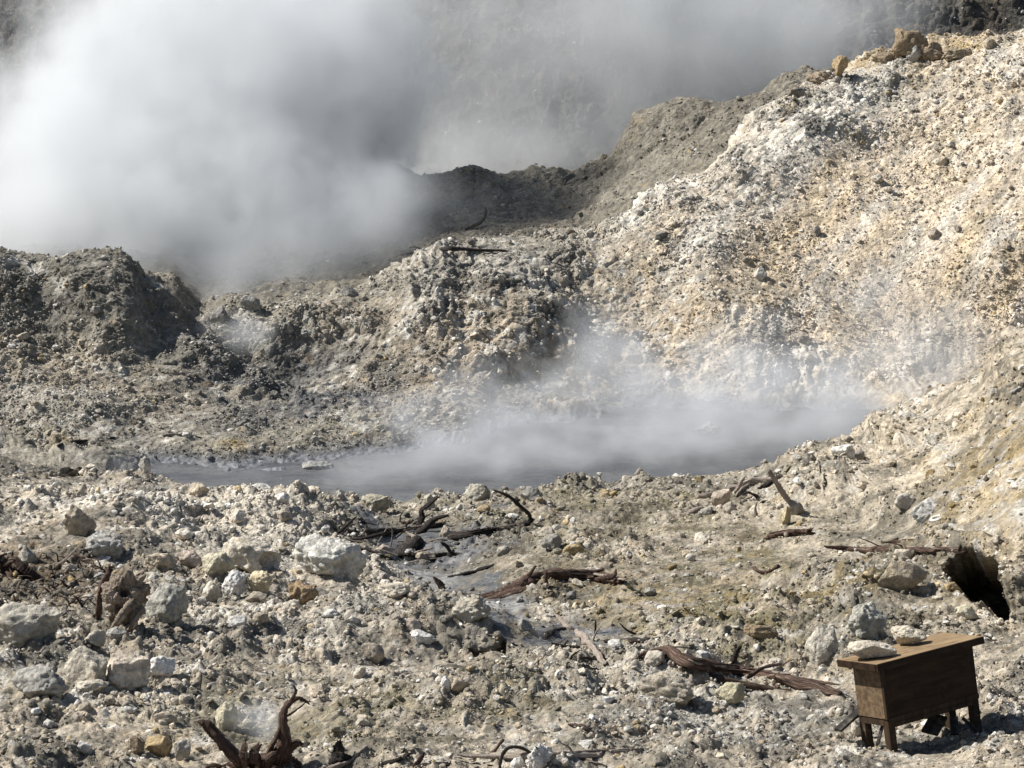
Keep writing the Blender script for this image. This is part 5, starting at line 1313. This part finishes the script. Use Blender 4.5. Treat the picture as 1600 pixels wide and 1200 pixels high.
# ------------------------------------------------------------------ steam
def steam(name, label, lo, hi, blobs, density, nscale, warp, amp, thr, aniso=0.0, step=1.0, color=(.93, .945, .955), stretch=(1, 1, 1), width=.9, detail=4):
    import bmesh
    bm = bmesh.new(); sv, _f = ico(1)
    for c, r, wgt in blobs:
        for q in sv:
            bm.verts.new([min(max(c[i] + q[i] * (r[i] * 1.02 + warp * .22), lo[i]), hi[i]) for i in range(3)])
    bmesh.ops.remove_doubles(bm, verts=bm.verts[:], dist=.05)
    hull = bmesh.ops.convex_hull(bm, input=bm.verts[:])
    bmesh.ops.delete(bm, geom=[g for g in set(hull['geom_interior'] + hull['geom_unused']) if isinstance(g, bmesh.types.BMVert)], context='VERTS')
    bm.verts.ensure_lookup_table(); bm.verts.index_update()
    bmesh.ops.recalc_face_normals(bm, faces=bm.faces[:])
    vs = [tuple(v_.co) for v_ in bm.verts]; fs = [[v_.index for v_ in fc.verts] for fc in bm.faces]
    bm.free()
    mat = bpy.data.materials.new(name); nt, N, L = nodes_of(mat)
    out = N.new('ShaderNodeOutputMaterial'); pv = N.new('ShaderNodeVolumePrincipled'); L.new(pv.outputs[0], out.inputs['Volume'])
    pv.inputs['Color'].default_value = (*color, 1); pv.inputs['Anisotropy'].default_value = aniso
    geo = N.new('ShaderNodeNewGeometry'); pos = geo.outputs['Position']
    mp = N.new('ShaderNodeMapping'); mp.inputs['Scale'].default_value = stretch; L.new(pos, mp.inputs[0])
    w1 = noise(nt, mp.outputs[0], nscale * .45, 1, .5)
    sub = N.new('ShaderNodeVectorMath'); sub.operation = 'SUBTRACT'; L.new(w1.outputs['Color'], sub.inputs[0]); sub.inputs[1].default_value = (.5, .5, .5)
    sc = N.new('ShaderNodeVectorMath'); sc.operation = 'SCALE'; L.new(sub.outputs[0], sc.inputs[0]); sc.inputs['Scale'].default_value = warp
    ad = N.new('ShaderNodeVectorMath'); ad.operation = 'ADD'; L.new(pos, ad.inputs[0]); L.new(sc.outputs[0], ad.inputs[1])
    total = None
    for c, r, wgt in blobs:
        s1 = N.new('ShaderNodeVectorMath'); s1.operation = 'SUBTRACT'; L.new(ad.outputs[0], s1.inputs[0]); s1.inputs[1].default_value = c
        s2 = N.new('ShaderNodeVectorMath'); s2.operation = 'DIVIDE'; L.new(s1.outputs[0], s2.inputs[0]); s2.inputs[1].default_value = r
        s3 = N.new('ShaderNodeVectorMath'); s3.operation = 'LENGTH'; L.new(s2.outputs[0], s3.inputs[0])
        val = maprange(nt, s3.outputs['Value'], 1.0, 0.0, 0.0, wgt, True)
        total = val if total is None else math_node(nt, 'ADD', total, val)
    n2 = noise(nt, mp.outputs[0], nscale, detail, .62)
    wob = math_node(nt, 'MULTIPLY', math_node(nt, 'SUBTRACT', n2.outputs[0], .5), amp)
    mod = math_node(nt, 'ADD', total, math_node(nt, 'MULTIPLY', wob, maprange(nt, total, 0, .35, 0, 1)))
    d_ = maprange(nt, mod, thr, thr + width, 0, density)
    L.new(d_, pv.inputs['Density'])
    o = add_mesh(name, vs, fs, mat, smooth_=False)
    mat.cycles.volume_step_rate = step
    tag(o, label, kind='stuff')
    return o
V = lambda px, py, Y: tuple(at(px, py, Y))
m67 = 67 / F
# the big white plume behind the left ridge
steam('steam', 'dense white plume of steam billowing up behind the left ridge', (-22, 54.5, -.5), (0, 78, 15),
      [(V(210, 330, 63), (6.6, 6, 5.0), 1.0), (V(330, 90, 66), (7.6, 6, 5.2), .85), (V(60, 450, 62), (5.2, 4.5, 3.6), .8), (V(470, 440, 61), (4.8, 4.2, 2.9), .6), (V(520, 190, 65), (4.8, 4, 5.2), .85), (V(330, 480, 58.5), (3.2, 2.8, 2.2), .6), (V(80, 180, 68), (5, 4, 4), .45),
       (V(620, 330, 62), (2.6, 3, 2.2), .38), (V(680, 300, 63), (2.0, 2.6, 1.2), .22), (V(500, -40, 68), (5.5, 4, 4), .5), (V(480, 310, 61), (3.4, 2.8, 2.6), .42), (V(20, 330, 64), (4, 4, 4), .5)],
      .62, .62, 2.8, 1.9, .10, step=.75, width=.7, detail=5)
steam('steam', 'thin grey veil of steam drifting before the far slope', (-6, 72, -1), (15, 85, 14),
      [(V(1080, 60, 78), (7.0, 5, 4.6), .85), (V(1270, 40, 78.5), (5, 4.5, 3.4), .7), (V(850, 245, 77), (5.0, 4, 2.2), .85), (V(690, 240, 77), (3.6, 4, 2.2), .75), (V(780, 80, 79), (8.5, 4.5, 7), .55), (V(1010, 200, 77), (3.4, 4, 2.6), .4), (V(1180, 140, 77), (4, 4, 3), .4)],
      .52, .42, 2.4, 1.7, .08, step=.8, color=(.74, .755, .765))  # grey colour puts the shade on this steam into the volume itself
steam('steam', 'low white steam hugging the surface of the mud pool', (-9.5, 40.2, -.3), (12.5, 54, 4.2),
      [(V(900, 690, 45), (4.6, 2.8, 1.3), .7), (V(690, 725, 43.5), (3.6, 2.2, 1.0), .6), (V(1180, 665, 46.5), (4.6, 2.8, 1.7), .7), (V(1340, 635, 47.6), (3.2, 2.4, 2.0), .7), (V(480, 745, 43), (3.5, 1.6, .6), .32), (V(260, 735, 43.5), (1.8, 1.5, .7), .4), (V(980, 610, 48.3), (3.0, 2.2, 2.0), .55), (V(760, 640, 46.8), (3.6, 2.2, 1.5), .5), (V(1130, 600, 49), (3.4, 2.2, 1.9), .5), (V(620, 680, 45.5), (2.6, 1.8, .9), .3)],
      .66, .85, 2.2, 2.6, .14, step=.7, stretch=(1, 1, 1.4), color=(.82, .835, .855))
steam('steam', 'wispy steam drifting up the cream hillside', (.6, 46.3, -.2), (11, 56.5, 4.6),
      [(V(960, 550, 49.3), (1.7, 1.3, 1.8), 1.0), (V(1430, 560, 50), (2.8, 2.2, 2.0), .8), (V(1380, 470, 52), (2.6, 1.6, 1.5), .45), (V(1520, 430, 54), (1.8, 1.6, 1.4), .35), (V(880, 600, 48.8), (1.4, 1.2, 1), .5)],
      .40, 1.1, 1.1, 1.7, .12, step=.8, color=(.84, .85, .86))
steam('steam', 'faint steam rising from a vent left of the middle slope', (-6.8, 48, .2), (-4.2, 53, 2.6),
      [(V(385, 520, 50.2), (.9, 1.1, .6), .9), (V(330, 520, 51), (.7, 1, .6), .5)], .6, 1.6, .5, 1.0, .1, step=.8)
steam('steam', 'faint wisp of steam over the stones beside the root stump', (-2.9, 20.8, 2.4), (-1.2, 23.5, 4.0),
      [(V(400, 1125, 22.0), (.40, .5, .26), .9), (V(420, 1150, 21.8), (.22, .4, .2), .8)], 1.0, 4, .25, 1.0, .1, step=.8)
steam('steam', 'thin steam trailing across the left end of the dark ridge', (-5, 57.5, 1.0), (2.0, 65.5, 6.5),
      [(V(580, 345, 60), (2.9, 2.2, 2.2), .5), (V(680, 320, 61.5), (2.6, 1.8, 1.6), .3)], .22, .8, 1.6, 1.6, .08, step=.8)
